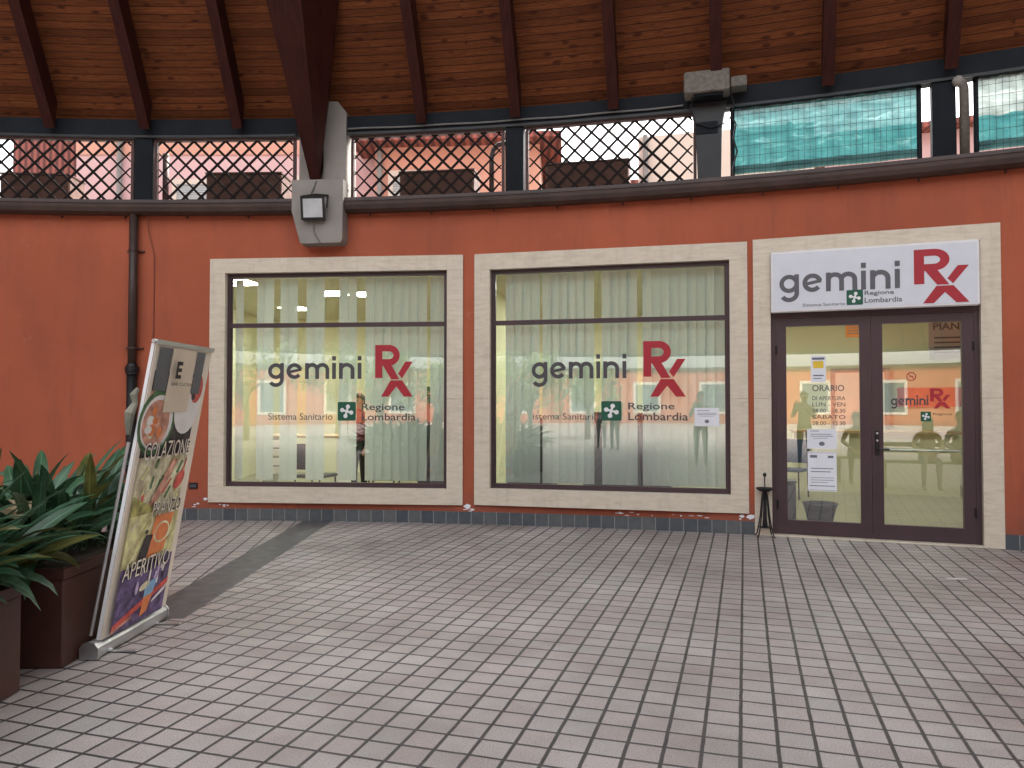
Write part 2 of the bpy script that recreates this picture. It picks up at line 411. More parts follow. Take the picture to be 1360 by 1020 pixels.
M['net'] = m_net('teal_net', (.014, .068, .074), (.026, .105, .108)); M['netgrey'] = m_net('grey_net', (.085, .11, .105), (.15, .18, .17))
M['pink'] = plain('pink_facade', (.50, .34, .34), .85, var=.05, scale=1); M['orangef'] = plain('orange_facade', (.50, .27, .20), .85, var=.06, scale=1)
M['cremef'] = plain('cream_facade', (.50, .44, .38), .85, var=.05, scale=1); M['shutter'] = plain('grey_shutter', (.33, .36, .36), .6, var=.1)
M['mauve'] = plain('mauve_facade', (.34, .20, .21), .85, var=.1, scale=2); M['roof'] = m_roof(); M['wglass'] = plain('dark_pane', (.10, .13, .14), .12, var=.1, bmp=0)
M['slatw'] = plain('cream_slats', (.55, .50, .42), .7, var=.1)
M['poster_o'] = plain('orange_notice', (.75, .24, .05), .6, var=.1, bmp=0)
M['basket'] = m_weave('wicker_basket', (.05, .055, .075), (.012, .012, .016), 30)
M['greybin'] = plain('grey_bin', (.085, .085, .10), .5)
M['card'] = plain('tan_cardboard', (.48, .36, .22), .8, var=.1)
M['wire'] = plain('cable', (.17, .17, .16), .5, bmp=0)

# ================================================================ SETTING
def disc_part(name, x0, x1, z, mat, rr, ymin=-99, ymax=99):
    """part of the round floor between two X lines"""
    mb = MB(); xs = []; x = x0
    a0 = max(x0, CX - rr); a1 = min(x1, CX + rr); n = 60
    top = []; bot = []
    for i in range(n + 1):
        # denser towards the rim ends
        u = a0 + (a1 - a0) * (0.5 - 0.5 * math.cos(math.pi * i / n))
        h = math.sqrt(max(0, rr * rr - (u - CX) ** 2)); top.append((u, max(min(CY + h, ymax), ymin))); bot.append((u, min(max(CY - h, ymin), ymax)))
    pts = bot + top[::-1]; out = []
    for p in pts:
        if not out or (abs(p[0] - out[-1][0]) + abs(p[1] - out[-1][1])) > 1e-5: out.append(p)
    mb.add([(a, b, z) for a, b in out], [tuple(range(len(out)))])
    return OBJ(name, mb, mat, kind='structure')
disc_part('paving', -2.28, 99, 0, M['tileR'], R + .1)
disc_part('paving', -99, -2.66, 0, M['tileL'], R + .1, 5.3)
disc_part('paving_strip', -2.66, -2.28, 0, M['strip'], R + .1, 5.3)
disc_part('paving', -99, -2.28, 0, M['tileR'], R + .1, -99, ymax=5.3)
g = MB(); g.add([(-400, -400, -.05), (400, -400, -.05), (400, 400, -.05), (-400, 400, -.05)], [(0, 1, 2, 3)])
OBJ('ground', g, M['ground'], kind='structure')

W1 = (1.09, 8.94); W2 = (9.30, 17.085); DR = (17.24, 23.08)
F1 = Frame(*W1); F2 = Frame(*W2); FD = Frame(*DR)
# ---- clinic building
bld = THING('clinic_building', P(11, 0, 0), 'curved orange rendered wing with two big shop windows and a glazed double door', 'building')
holes = [(1.5, 8.6, .38, 3.22), (9.7, 16.72, .38, 3.22), (17.62, 22.74, -1, 3.25)]
wallmb = MB(); cuts = [-34, 1.5, 8.6, 9.7, 16.72, 17.62, 22.74, 40]
for a, b in zip(cuts[:-1], cuts[1:]):
    h = [q for q in holes if abs(q[0] - a) < 1e-6]
    if not h: wallmb.arc(a, b, 0, .3, 0, 3.98)
    else:
        _, _, z0, z1 = h[0]
        if z0 > 0: wallmb.arc(a, b, 0, .3, 0, z0)
        wallmb.arc(a, b, 0, .3, z1, 3.98)
OBJ('wall', wallmb, M['wall'], bld)
pl = MB(); pl.arc(-34, 17.235, -.012, -.0005, 0.001, .15); pl.arc(23.085, 40, -.012, -.0005, .001, .15)
OBJ('skirting', pl, M['skirt'], bld)
pe = MB()                                           # flaking paint along the foot of the wall
for _ in range(30):
    ph = random.choice([random.uniform(.5, 2.6), random.uniform(9.0, 9.25), random.uniform(12.5, 17.2), random.uniform(13.5, 16.0), random.uniform(-3, 0)])
    zz = random.uniform(.158, .205); a = rad(ph) * R; w_ = random.uniform(.010, .045); h_ = random.uniform(.004, .010)
    n = 9; pts = []
    for k in range(n):
        an = 2 * math.pi * k / n; q = random.uniform(.6, 1.1)
        pts.append(P(math.degrees((a + math.cos(an) * w_ * q) / R), -.003 - random.random() * .002, zz + math.sin(an) * h_ * q))
    pe.add(pts, [tuple(range(n))])
for ph, zz, s_ in ((.98, .27, .03), (.75, .21, .02), (9.08, .215, .045), (17.12, .20, .05), (16.9, .205, .03)):
    n = 11; pe.add([P(ph + math.degrees(math.cos(2 * math.pi * k / n) * s_ * random.uniform(.7, 1.2) / R), -.004, zz + math.sin(2 * math.pi * k / n) * s_ * .6 * random.uniform(.7, 1.2)) for k in range(n)], [tuple(range(n))])
OBJ('flaking_paint', pe, M['paper'], bld)

def surround(F, xo, zo0, zo1, xi, zi0, zi1, depth, mb=None, proud=-.03):
    mb = mb or MB()
    g_ = .0015
    mb.box(F, -xo, xo, proud, .16, zi1, zo1)
    if zo0 is not None and zi0 > zo0:
        mb.box(F, -xo, xo, proud, .16, zo0, zi0)
    zb = zi0 if zo0 is not None else 0.0
    zmid = 1.55
    for s_ in (-1, 1):
        x0, x1 = sorted((s_ * xi, s_ * xo))
        mb.box(F, x0, x1, proud, .16, zb + g_, zmid - g_); mb.box(F, x0, x1, proud, .16, zmid + g_, zi1 - g_)
    return mb
OBJ('window_surround', surround(F1, 1.643, .232, 3.352, 1.441, .43, 3.166, .2), M['trav'], bld)
OBJ('window_surround', surround(F2, 1.627, .240, 3.352, 1.43, .445, 3.155, .2), M['trav'], bld)
OBJ('door_surround', surround(FD, 1.222, None, 3.368, 1.035, 0, 3.2, .2), M['trav'], bld)

def window(F, xi, z0, z1, zt):
    mb = MB(); y0, y1 = .05, .11; f = .038
    mb.box(F, -xi, xi, y0, y1, z0, z0 + f + .02); mb.box(F, -xi, xi, y0, y1, z1 - f - .012, z1)
    mb.box(F, -xi, -xi + f, y0, y1, z0 + f + .0205, z1 - f - .0125); mb.box(F, xi - f, xi, y0, y1, z0 + f + .0205, z1 - f - .0125)
    mb.box(F, -xi + f, xi - f, y0 + .005, y1, zt - .028, zt + .028)
    for a, b in ((z0 + f + .02, zt - .028), (zt + .028, z1 - f - .012)):     # glazing beads
        mb.box(F, -xi + f, -xi + f + .014, y0 + .02, y1 - .01, a, b); mb.box(F, xi - f - .014, xi - f, y0 + .02, y1 - .01, a, b)
    fr = OBJ('window_frame', mb, M['aldark'], bld)
    for a, b in ((z0 + f + .02, zt - .028), (zt + .028, z1 - f - .012)):
        gmb = MB(); gmb.add([F(-xi + f, .085, a), F(xi - f, .085, a), F(xi - f, .085, b), F(-xi + f, .085, b)], [(0, 1, 2, 3)])
        OBJ('pane', gmb, M['glass'], fr)
    return fr
wf1 = window(F1, 1.441, .43, 3.166, 2.497)
wf2 = window(F2, 1.43, .445, 3.155, 2.495)

# ---- lettering helpers
def stroke(mb, F, pts, w_, y, fit, mi=0):
    """flat stroke with butt ends; fit maps glyph units to the plane"""
    L = []; Rr = []
    for i, (x, z) in enumerate(pts):
        a = pts[max(i - 1, 0)]; b = pts[min(i + 1, len(pts) - 1)]
        dx, dz = b[0] - a[0], b[1] - a[1]; l = math.hypot(dx, dz) or 1
        nx, nz = -dz / l, dx / l
        L.append((x + nx * w_ / 2, z + nz * w_ / 2)); Rr.append((x - nx * w_ / 2, z - nz * w_ / 2))
    vs = [F(*(lambda q: (q[0], y, q[1]))(fit(*p))) for p in L + Rr]; n = len(pts)
    mb.add(vs, [(i, i + 1, n + i + 1, n + i) for i in range(n - 1)], mi)
def arcp(cx, cz, rx, rz, a0, a1, n=18):
    return [(cx + rx * math.cos(rad(a0 + (a1 - a0) * i / n)), cz + rz * math.sin(rad(a0 + (a1 - a0) * i / n))) for i in range(n + 1)]
def gemini(F, x0, x1, zb, xh, y, mat, parent):
    """geometric bold lower-case word, width 5.86 glyph units, x-height 1"""
    W = 5.93; sx = (x1 - x0) / W
    fit = lambda x, z: (x0 + x * sx, zb + z * xh)
    mb = MB(); t = .235; k = [0]
    def st(p, w_=t):
        k[0] += 1; stroke(mb, F, p, w_, y - k[0] * .00035, fit)
    r = .5 - t / 2
    st(arcp(.5, .5, r, r, 20, 340)); st([(1.0 - t / 2, 1.0), (1.0 - t / 2, 0)] + arcp(.5, -.02, .5 - t / 2, .36, 0, -150)[1:])
    ox = 1.17
    st(arcp(ox + .5, .5, r, r, 12, 322)); st([(ox + .13, .43), (ox + .94, .60)], .17)
    ox = 2.34
    st([(ox + t / 2, 0), (ox + t / 2, 1)]); st(arcp(ox + .44, .58, .44 - t / 2, .42 - t / 2, 180, 0, 14) + [(ox + .88 - t / 2, 0)])
    st(arcp(ox + 1.08, .58, .44 - t / 2, .42 - t / 2, 180, 0, 14) + [(ox + 1.52 - t / 2, 0)])
    ox = 4.04
    st([(ox + t / 2, 0), (ox + t / 2, 1)]); st([(ox + t / 2, 1.15), (ox + t / 2, 1.42)])
    ox = 4.47
    st([(ox + t / 2, 0), (ox + t / 2, 1)]); st(arcp(ox + .48, .56, .48 - t / 2, .44 - t / 2, 180, 0, 16) + [(ox + .96 - t / 2, 0)])
    ox = 5.63
    st([(ox + t / 2, 0), (ox + t / 2, 1)]); st([(ox + t / 2, 1.15), (ox + t / 2, 1.42)])
    return OBJ('lettering', mb, mat, parent)
def rx(F, x0, x1, z0, z1, y, mat, parent):
    fit = lambda a, b: (x0 + a * (x1 - x0), z0 + b * (z1 - z0))
    mb = MB()
    def pg(p, dy=0): mb.poly(F, [fit(*q) for q in p], y - dy)
    pg([(0, .36), (.19, .36), (.19, 1), (0, 1)])
    bow = lambda rx_, rz_: [(.37 + rx_ * math.cos(rad(a)), .80 + rz_ * math.sin(rad(a))) for a in range(90, -91, -12)]
    o = [(.19, 1.0)] + bow(.285, .20) + [(.19, .60)]; i = [(.19, .875)] + bow(.115, .075) + [(.19, .725)]
    n = len(o); mb.add([F(*(lambda q: (q[0], y - .0004, q[1]))(fit(*q_))) for q_ in o + i], [(k, k + 1, n + k + 1, n + k) for k in range(n - 1)])
    pg([(.19, .62), (.425, .62), (.645, .335), (.425, .335)], .0008)
    pg([(.80, .675), (1.0, .675), (.715, .35), (.61, .445)], .0004)
    pg([(.41, .315), (.72, .315), (.565, .195), (.36, 0), (.16, 0)], .0004); pg([(.72, .315), (1.0, 0), (.77, 0), (.565, .195)], .0008)
    return OBJ('emblem', mb, mat, parent)
def textmesh(s, bold=.0, space=1.0):
    c = bpy.data.curves.new('txt', 'FONT'); c.body = s; c.size = 1; c.offset = bold; c.space_character = space; c.resolution_u = 3
    o = bpy.data.objects.new('txt', c); COL.objects.link(o)
    dg = bpy.context.evaluated_depsgraph_get(); me = o.evaluated_get(dg).to_mesh()
    vs = [tuple(v.co) for v in me.vertices]; fs = [tuple(p.vertices) for p in me.polygons]
    o.evaluated_get(dg).to_mesh_clear(); bpy.data.objects.remove(o); bpy.data.curves.remove(c)
    return vs, fs
def text(F, s, x0, x1, z0, z1, y, mat, parent, name='lettering', bold=0, mb=None, mi=0, space=1.0):
    vs, fs = textmesh(s, bold, space)
    a0 = min(v[0] for v in vs); a1 = max(v[0] for v in vs); b0 = min(v[1] for v in vs); b1 = max(v[1] for v in vs)
    V = [F(x0 + (v[0] - a0) / (a1 - a0) * (x1 - x0), y, z0 + (v[1] - b0) / (b1 - b0) * (z1 - z0)) for v in vs]
    own = mb is None; mb = mb or MB(); mb.add(V, fs, mi)
    if own: return OBJ(name, mb, mat, parent)
def rose(F, x0, x1, z0, z1, y, parent):
    mb = MB(); cx, cz = (x0 + x1) / 2, (z0 + z1) / 2; s_ = (x1 - x0) / 2; sz = (z1 - z0) / 2
    b_ = .14; pts = []
    for qx, qz, a0 in ((1, 1, 0), (-1, 1, 90), (-1, -1, 180), (1, -1, 270)):
        for k in range(5):
            an = rad(a0 + 22.5 * k); pts.append((cx + s_ * (qx * (1 - b_) + b_ * math.cos(an)), cz + sz * (qz * (1 - b_) + b_ * math.sin(an))))
    mb.poly(F, pts, y, 0)
    k = 0
    for an in (75, 165, 255, 345):
        dx, dz = math.cos(rad(an)), math.sin(rad(an))
        k += 1; mb.disc(F, cx + dx * s_ * .52, cz + dz * sz * .52, s_ * .23, sz * .23, y - .0012 - k * .0003, 20, 1)
        q = lambda l, w_: (cx + s_ * (dx * l - dz * w_), cz + sz * (dz * l + dx * w_))
        mb.poly(F, [q(0, -.10), q(.5, -.13), q(.5, .13), q(0, .10)], y - .0026 - k * .0003, 1)
    return OBJ('regional_emblem', mb, [M['green'], M['white']], parent)

YG = .080                                                    # front of the glass
for F, fr, g0, g1, zb, r_, gr, si, re_, lo in (
    (F1, wf1, -.907, .337, 1.806, (.501, .987, 1.579, 2.237), (.016, .252, 1.274, 1.512), (-.901, -.051, 1.283, 1.368), (.329, .882, 1.380, 1.493), (.330, 1.027, 1.276, 1.369)),
    (F2, wf2, -.922, .251, 1.797, (.439, .932, 1.573, 2.236), (-.064, .178, 1.287, 1.521), (-.904, -.091, 1.296, 1.374), (.259, .802, 1.397, 1.503), (.259, .957, 1.291, 1.386))):
    gemini(F, g0, g1, zb, .205, YG, M['letter'], fr); rx(F, *r_, YG, M['red'], fr); rose(F, *gr, YG, fr)
    mb = MB(); text(F, 'Sistema Sanitario' if F is F1 else 'istema Sanitario', *si, YG, None, None, mb=mb); text(F, 'Regione', *re_, YG, None, None, mb=mb, bold=.012); text(F, 'Lombardia', *lo, YG, None, None, mb=mb, bold=.012)
    OBJ('lettering', mb, M['letter'], fr)

# ---- double door
fd = MB()
fd.box(FD, -1.035, 1.035, .045, .125, 2.46, 2.535); fd.box(FD, -1.035, -.985, .045, .125, .02, 2.4595); fd.box(FD, .985, 1.035, .045, .125, .02, 2.4595)
OBJ('door_frame', fd, M['aldark'], bld)
th = MB(); th.box(FD, -1.035, 1.035, -.03, .16, 0.001, .018); OBJ('threshold', th, M['trav'], bld)
tp = MB(); tp.box(FD, -1.034, 1.034, .06, .12, 2.536, 3.199); OBJ('transom_panel', tp, M['aldark'], bld)
def leaf_door(x0, x1, handle):
    mb = MB(); st = .112; z0, z1 = .024, 2.456
    mb.box(FD, x0, x0 + st, .05, .115, z0, z1); mb.box(FD, x1 - st, x1, .05, .115, z0, z1)
    mb.box(FD, x0 + st, x1 - st, .0505, .1145, z0, z0 + .155); mb.box(FD, x0 + st, x1 - st, .0505, .1145, z1 - .09, z1)
    d = OBJ('door_leaf', mb, M['aldark'], bld)
    gm = MB(); gm.add([FD(x0 + st, .085, z0 + .155), FD(x1 - st, .085, z0 + .155), FD(x1 - st, .085, z1 - .09), FD(x0 + st, .085, z1 - .09)], [(0, 1, 2, 3)])
    OBJ('pane', gm, M['doorglass'], d)
    hg = MB()
    xh = x0 + .006 if x0 < -.5 else x1 - .006
    for zz in (.35, 2.1):
        hg.tube([FD(xh, .04, zz - .05), FD(xh, .04, zz + .05)], .011)
    OBJ('hinge', hg, M['black'], d)
    return d
dl = leaf_door(-.984, -.0025, False); dr = leaf_door(.0025, .984, True)
hb = MB(); hb.bbox(FD, .032, .072, .035, .0505, .93, 1.20, .004); hb.tube([FD(.052, .04, 1.0), FD(.052, -.01, 1.0), FD(.062, -.02, 1.0), FD(.165, -.022, 1.0)], .010, 8)
OBJ('handle', hb, M['black'], dr)
for zz in (1.09, 1.17):
    hk = MB(); hk.tube([FD(.052, .036, zz), FD(.052, .026, zz)], .012); OBJ('lock_cylinder', hk, M['aluminium'], dr)
pb = MB(); pb.tube([FD(.10, .15, .985), FD(.89, .15, .985)], .016); pb.box(FD, .09, .12, .116, .16, .95, 1.02); pb.box(FD, .87, .90, .116, .16, .95, 1.02)
OBJ('panic_bar', pb, M['aluminium'], dr)
# vinyl on the door leaves
mb = MB()
text(FD, 'ORARIO', -.60, -.27, 1.63, 1.70, YG, None, None, mb=mb, bold=.01)
for i, s_ in enumerate(['DI APERTURA', 'LUN - VEN', '08.00 - 18.30', 'SABATO', '08.00 - 12.30']):
    text(FD, s_, -.60, -.26, 1.53 - i * .07, 1.575 - i * .07, YG, None, None, mb=mb, bold=.005)
OBJ('opening_hours', mb, M['lettergrey'], dl)
mb = MB()
gemini(FD, .195, .561, 1.475, .075, YG, M['letter'], dr); rx(FD, .575, .765, 1.44, 1.655, YG, M['red'], dr); rose(FD, .481, .580, 1.302, 1.406, YG, dr)
text(FD, 'Regione', .60, .78, 1.36, 1.395, YG, M['letter'], dr); 
mb = MB()
n = 26
for k in range(n):
    a0, a1 = 2 * math.pi * k / n, 2 * math.pi * (k + 1) / n
    q = lambda a, r_: FD(.396 + r_ * math.cos(a), YG, 1.785 + r_ * math.sin(a))
    mb.add([q(a0, .038), q(a0, .048), q(a1, .048), q(a1, .038)], [(0, 1, 2, 3)])
mb.poly(FD, [(.362, 1.815), (.368, 1.821), (.43, 1.755), (.424, 1.749)], YG - .0005)
mb.poly(FD, [(.372, 1.782), (.42, 1.782), (.42, 1.790), (.372, 1.790)], YG - .001)
OBJ('no_smoking_sticker', mb, M['red'], dr)

# ---- notices
def notice(F, x0, x1, z0, z1, y, parent_none, lines, label, pic=None, hdr=None):
    root = THING('notice', F((x0 + x1) / 2, y, z0), label, 'notice')
    b_ = MB(); b_.box(F, x0, x1, y - .0015, y, z0, z1); OBJ('sheet', b_, M['paper'], root)
    ik = MB(); yy = y - .0022; w_ = x1 - x0; h_ = z1 - z0
    for (fx, fz, fw, fh) in lines:
        ik.poly(F, [(x0 + fx * w_, z0 + fz * h_), (x0 + (fx + fw) * w_, z0 + fz * h_), (x0 + (fx + fw) * w_, z0 + (fz + fh) * h_), (x0 + fx * w_, z0 + (fz + fh) * h_)], yy)
    if pic:
        ik.disc(F, x0 + pic[0] * w_, z0 + pic[1] * h_, pic[2], pic[2] * .8, yy - .0004)
    if hdr: text(F, hdr, x0 + .1 * w_, x0 + .9 * w_, z0 + .82 * h_, z0 + .93 * h_, yy, None, None, mb=ik)
    OBJ('print', ik, M['ink'], root)
notice(F2, 1.030, 1.310, 1.228, 1.441, YG, None, [(.1, .84, .5, .03), (.12, .70, .76, .025), (.1, .62, .8, .025), (.2, .54, .6, .02)], 'small white notice with round picture in lower right corner of the middle window', (.5, .26, .026))
notice(FD, -.66, -.352, .985, 1.208, YG, None, [(.1, .88, .3, .03), (.12, .72, .7, .03), (.12, .62, .76, .03), (.2, .52, .5, .02)], 'pale landscape notice with round picture, upper one on left door leaf', (.5, .26, .03))
notice(FD, -.655, -.357, .515, .955, YG, None, [(.1, .56, .78, .02), (.1, .48, .7, .02), (.1, .33, .8, .012), (.1, .27, .8, .012), (.1, .21, .6, .012), (.06, .12, .88, .02), (.08, .84, .25, .07), (.70, .84, .2, .06), (.03, .02, .94, .008), (.03, .965, .94, .008)], 'tall white printed notice, lower one on left door leaf')
stk = THING('sticker', FD(-.53, YG, 1.73), 'white and yellow sticker high on left door leaf', 'sticker')
mb = MB(); mb.box(FD, -.613, -.455, YG - .0012, YG, 1.73, 2.03); OBJ('sheet', mb, M['paper'], stk)
mb = MB(); mb.poly(FD, [(-.59, 1.89), (-.48, 1.89), (-.48, 1.97), (-.59, 1.97)], YG - .002, 0); mb.poly(FD, [(-.60, 1.985), (-.47, 1.985), (-.47, 2.01), (-.60, 2.01)], YG - .002, 1)
mb.poly(FD, [(-.59, 1.80), (-.48, 1.80), (-.48, 1.815), (-.59, 1.815)], YG - .002, 1); mb.poly(FD, [(-.59, 1.77), (-.50, 1.77), (-.50, 1.78), (-.59, 1.78)], YG - .002, 1)
OBJ('print', mb, [plain('yellow_print', (.8, .55, .05), .6, bmp=0), M['ink']], stk)

# ---- sign over the door
sg = THING('shop_sign', FD(0, -.05, 2.51), 'wide white lightbox sign reading gemini Rx above the glazed door', 'sign')
YS = -.11
mb = MB(); mb.bbox(FD, -1.03, 1.018, YS, -.031, 2.512, 3.195, .012); OBJ('sign_case', mb, M['white'], sg)
mb = MB(); mb.box(FD, -1.008, .996, YS - .003, YS + .001, 2.536, 3.171); OBJ('sign_face', mb, M['signface'], sg)
YF = YS - .0055
gemini(FD, -.938, .287, 2.725, .205, YF, M['lettergrey'], sg); rx(FD, .408, .917, 2.548, 3.12, YF, M['red'], sg); rose(FD, -.249, -.086, 2.563, 2.727, YF, sg)
mb = MB(); text(FD, 'Sistema Sanitario', -.695, -.266, 2.565, 2.60, YF, None, None, mb=mb); text(FD, 'Regione', -.070, .215, 2.650, 2.710, YF, None, None, mb=mb, bold=.012); text(FD, 'Lombardia', -.071, .294, 2.580, 2.635, YF, None, None, mb=mb, bold=.012)
OBJ('lettering', mb, M['lettergrey'], sg)

# ---- terrace slab, interior shell (parts of the building)
mb = MB(); mb.arc(-34, 40, .02, 7.2, 3.981, 4.06, 2); OBJ('terrace_slab', mb, M['conc'], bld)
mb = MB(); mb.arc(-2, 28, .11, 6.6, .004, .012, 1); OBJ('interior_floor', mb, M['infloor'], bld)
mb = MB(); mb.arc(-2, 28, .301, 6.6, 3.30, 3.34, 1); OBJ('interior_ceiling', mb, M['inceil'], bld)
mb = MB(); mb.arc(-2, 28, 6.6, 6.7, .0, 3.6, 1); mb.arc(-2.2, -2, .31, 6.7, 0, 3.6, 1); mb.arc(28, 28.2, .31, 6.7, 0, 3.6)
mb.arc(8.5, 8.75, 2.6, 6.6, .012, 3.3); mb.arc(16.9, 17.15, 2.0, 4.2, .012, 3.3)
OBJ('interior_wall', mb, M['inwall'], bld)

# ---- roof gutter along the wall head
gut = THING('roof_gutter', P(0, -.1, 3.9), 'long dark brown gutter running along the top of the orange wall', 'gutter')
def gutter(a, b, name):
    mb = MB(); n = int((b - a) / .7); rings = []
    prof = [(-.002, 3.925), (-.05, 3.905), (-.12, 3.905), (-.17, 3.935), (-.19, 3.985), (-.195, 4.03), (-.205, 4.032), (-.205, 4.045), (-.18, 4.045), (-.17, 4.085), (-.12, 4.087), (-.002, 4.087)]
    for i in range(n + 1):
        p = a + (b - a) * i / n; rings.append([P(p, d, z) for d, z in prof])
    mb.loft(rings); return OBJ(name, mb, M['gutter'], gut)
gutter(-34, 3.75, 'gutter_run'); gutter(5.25, 40, 'gutter_run')
mb = MB()
for ph in [x * 1.9 - 30 for x in range(36)]:
    if 3.3 < ph < 5.5: continue
    mb.tube([P(ph, -.04, 3.9), P(ph, -.06, 3.87), P(ph, -.10, 3.88)], .008, 6)
OBJ('gutter_bracket', mb, M['black'], gut)

# ---- downpipe
dp = THING('downpipe', P(-1.22, -.08, 0), 'dark brown downpipe on the orange wall left of the windows', 'pipe')
mb = MB(); mb.tube([P(-1.22, -.085, 1.98), P(-1.22, -.085, 3.93)], .052, 16); OBJ('pipe', mb, M['gutter'], dp, smooth=True)
mb = MB(); mb.tube([P(-1.22, -.085, .02), P(-1.22, -.085, 1.9)], .062, 16); OBJ('lower_pipe', mb, M['black'], dp, smooth=True)
mb = MB(); mb.tube([P(-1.22, -.085, 1.86), P(-1.22, -.085, 1.9), P(-1.22, -.085, 1.905), P(-1.22, -.085, 1.96), P(-1.22, -.085, 1.965), P(-1.22, -.085, 2.0)], [.075, .075, .085, .085, .07, .06], 16); OBJ('collar', mb, M['black'], dp)
for z in (3.45, 2.2):
    mb = MB(); mb.tube([P(-1.22, -.085, z - .012), P(-1.22, -.085, z + .012)], .058, 16); mb.box(Frame(-1.4, -1.04), -.11, .11, -.035, 0, z - .008, z + .008); OBJ('clamp', mb, M['gutter'], dp)
cb = MB(); cb.tube([P(-.85, -.10, 4.06), P(-.82, -.03, 3.7), P(-.66, -.012, 3.4), P(-.66, -.012, 2.4), P(-.72, -.012, 2.2), P(-.72, -.012, .5)], .006, 6)
OBJ('wall_cable', cb, plain('reddish_cable', (.22, .07, .045), .6, bmp=0), label='thin reddish cable running down beside the brown downpipe', cat='cable')
ob = THING('wall_socket', P(.61, 0, .41), 'small dark socket plate low on wall left of the first window', 'socket')
FO = Frame(.3, .92)
mb = MB(); mb.bbox(FO, -.056, .056, -.02, 0.001, .40, .478, .006); OBJ('plate', mb, M['black'], ob)
mb = MB(); [mb.bbox(FO, x - .013, x + .013, -.024, -.019, .42, .458, .003) for x in (-.03, 0, .03)]; OBJ('outlet', mb, M['greybin'], ob)

# ================================================================ CANOPY
can = THING('timber_canopy', P(10, 0, 4.9), 'steep brown timber canopy of boards and radiating rafters over the courtyard ring', 'canopy')
SL = 1.5; RIN = 5.8
def ceilz(k): return 5.165 + SL * k
mb = MB(); nb = 126; LS = math.hypot(1, SL)
for i in range(nb):
    a = -.83 - 1.425 + (360 / nb) * i; b = a + 360 / nb
    # straight boards across each bay
    pa0, pb0 = P(a, .13, ceilz(-.0) ), P(b, .13, ceilz(-.0)); pa1, pb1 = P(a, -RIN, ceilz(RIN)), P(b, -RIN, ceilz(RIN))
    w0 = (pb0 - pa0).length / 2; w1 = (pb1 - pa1).length / 2; u = i * 3.7
    mb.add([pa0, pb0, pb1, pa1], [(0, 1, 2, 3)], 0, [(u - w0, 0), (u + w0, 0), (u + w1, (RIN + .25) * LS), (u - w1, (RIN + .25) * LS)])
OBJ('ceiling_boards', mb, M['boards'], can)
mb = MB()
for i in range(nb):
    a = 360 / nb * i; b = a + 360 / nb
    mb.add([P(a, .20, ceilz(0) + .06), P(b, .20, ceilz(0) + .06), P(b, -RIN, ceilz(RIN) + .18), P(a, -RIN, ceilz(RIN) + .18)], [(0, 1, 2, 3)])
    mb.add([P(a, -RIN, ceilz(RIN) - .02), P(b, -RIN, ceilz(RIN) - .02), P(b, -RIN, ceilz(RIN) + .18), P(a, -RIN, ceilz(RIN) + .18)], [(0, 1, 2, 3)])
OBJ('roof_covering', mb, M['roof'], can)
def rafter(mb, ph, w_=.125):
    t = Vector((math.cos(rad(ph)), -math.sin(rad(ph)), 0)) * w_ / 2
    k0, k1 = .12, RIN - .05
    lo0 = P(ph, -k0 - .05, 4.99); lo1 = P(ph, -k1, 4.99 + SL * (k1 - k0 - .05) - .02)
    hi0 = P(ph, -k0 + .02, ceilz(k0 - .02) + .02); hi1 = P(ph, -k1, ceilz(k1) + .02)
    mb.hexa([lo0 - t, lo0 + t, lo1 + t, lo1 - t, hi0 - t, hi0 + t, hi1 + t, hi1 - t])
far = MB()
for i in range(nb):
    ph = -.83 + 360 / nb * i
    if ph > 180: ph -= 360
    if abs(ph - 4.87) < .3: continue
    if -26 < ph < 40:
        mb = MB(); rafter(mb, ph); OBJ('rafter', mb, M['beamwood'], can)
    else: rafter(far, ph)
OBJ('far_rafter', far, M['beamwood'], can, kind='stuff')
# the deep main beam that springs from the concrete bracket
def main_beam(d):
    c0 = [P(4.31 + d, -.12, 4.285), P(4.57 + d, -.12, 4.283), P(4.66 + d, .16, 5.0), P(4.2 + d, .16, 5.0)]
    c1 = [P(4.31 + d, -.16, 4.30), P(4.58 + d, -.16, 4.30), P(4.72 + d, -.02, 5.2), P(4.1 + d, -.02, 5.2)]
    c2 = [P(3.97 + d, -1.28, 6.03), P(4.99 + d, -1.28, 6.02), P(5.62 + d, -.73, 6.27), P(3.7 + d, -.73, 6.27)]
    c3 = [P(3.97 + d, -RIN + .05, 12.7), P(4.99 + d, -RIN + .05, 12.7), P(5.5 + d, -RIN + .05, 13.8), P(3.6 + d, -RIN + .05, 13.8)]
    mb = MB(); mb.loft([c0, c1, c2, c3]); return OBJ('main_beam', mb, M['beamwood'], can)
main_beam(0)
for d in (-22.8, 22.8): main_beam(d)
# dark steel ring beam
mb = MB(); mb.arc(-34, 3.75, -.06, .12, 4.93, 5.155); mb.arc(5.36, 40, -.06, .12, 4.93, 5.155); OBJ('ring_beam', mb, M['steel'], can)
mb = MB(); mb.arc(-34, 3.75, -.075, -.06, 4.915, 4.945); mb.arc(5.36, 40, -.075, -.06, 4.915, 4.945); OBJ('beam_lip', mb, M['black'], can)
posts = [-29.23, -23.55, -17.87, -12.19, -6.51, -.99, 10.51, 21.9, 27.6, 33.2]
for ph in posts:
    mb = MB(); F = Frame(ph - .5, ph + .5); mb.bbox(F, -.112, .112, -.05, .13, 4.061, 4.929, .006); mb.bbox(F, -.14, .14, -.07, .15, 4.0615, 4.075, .003)
    OBJ('post', mb, M['steel'], can)

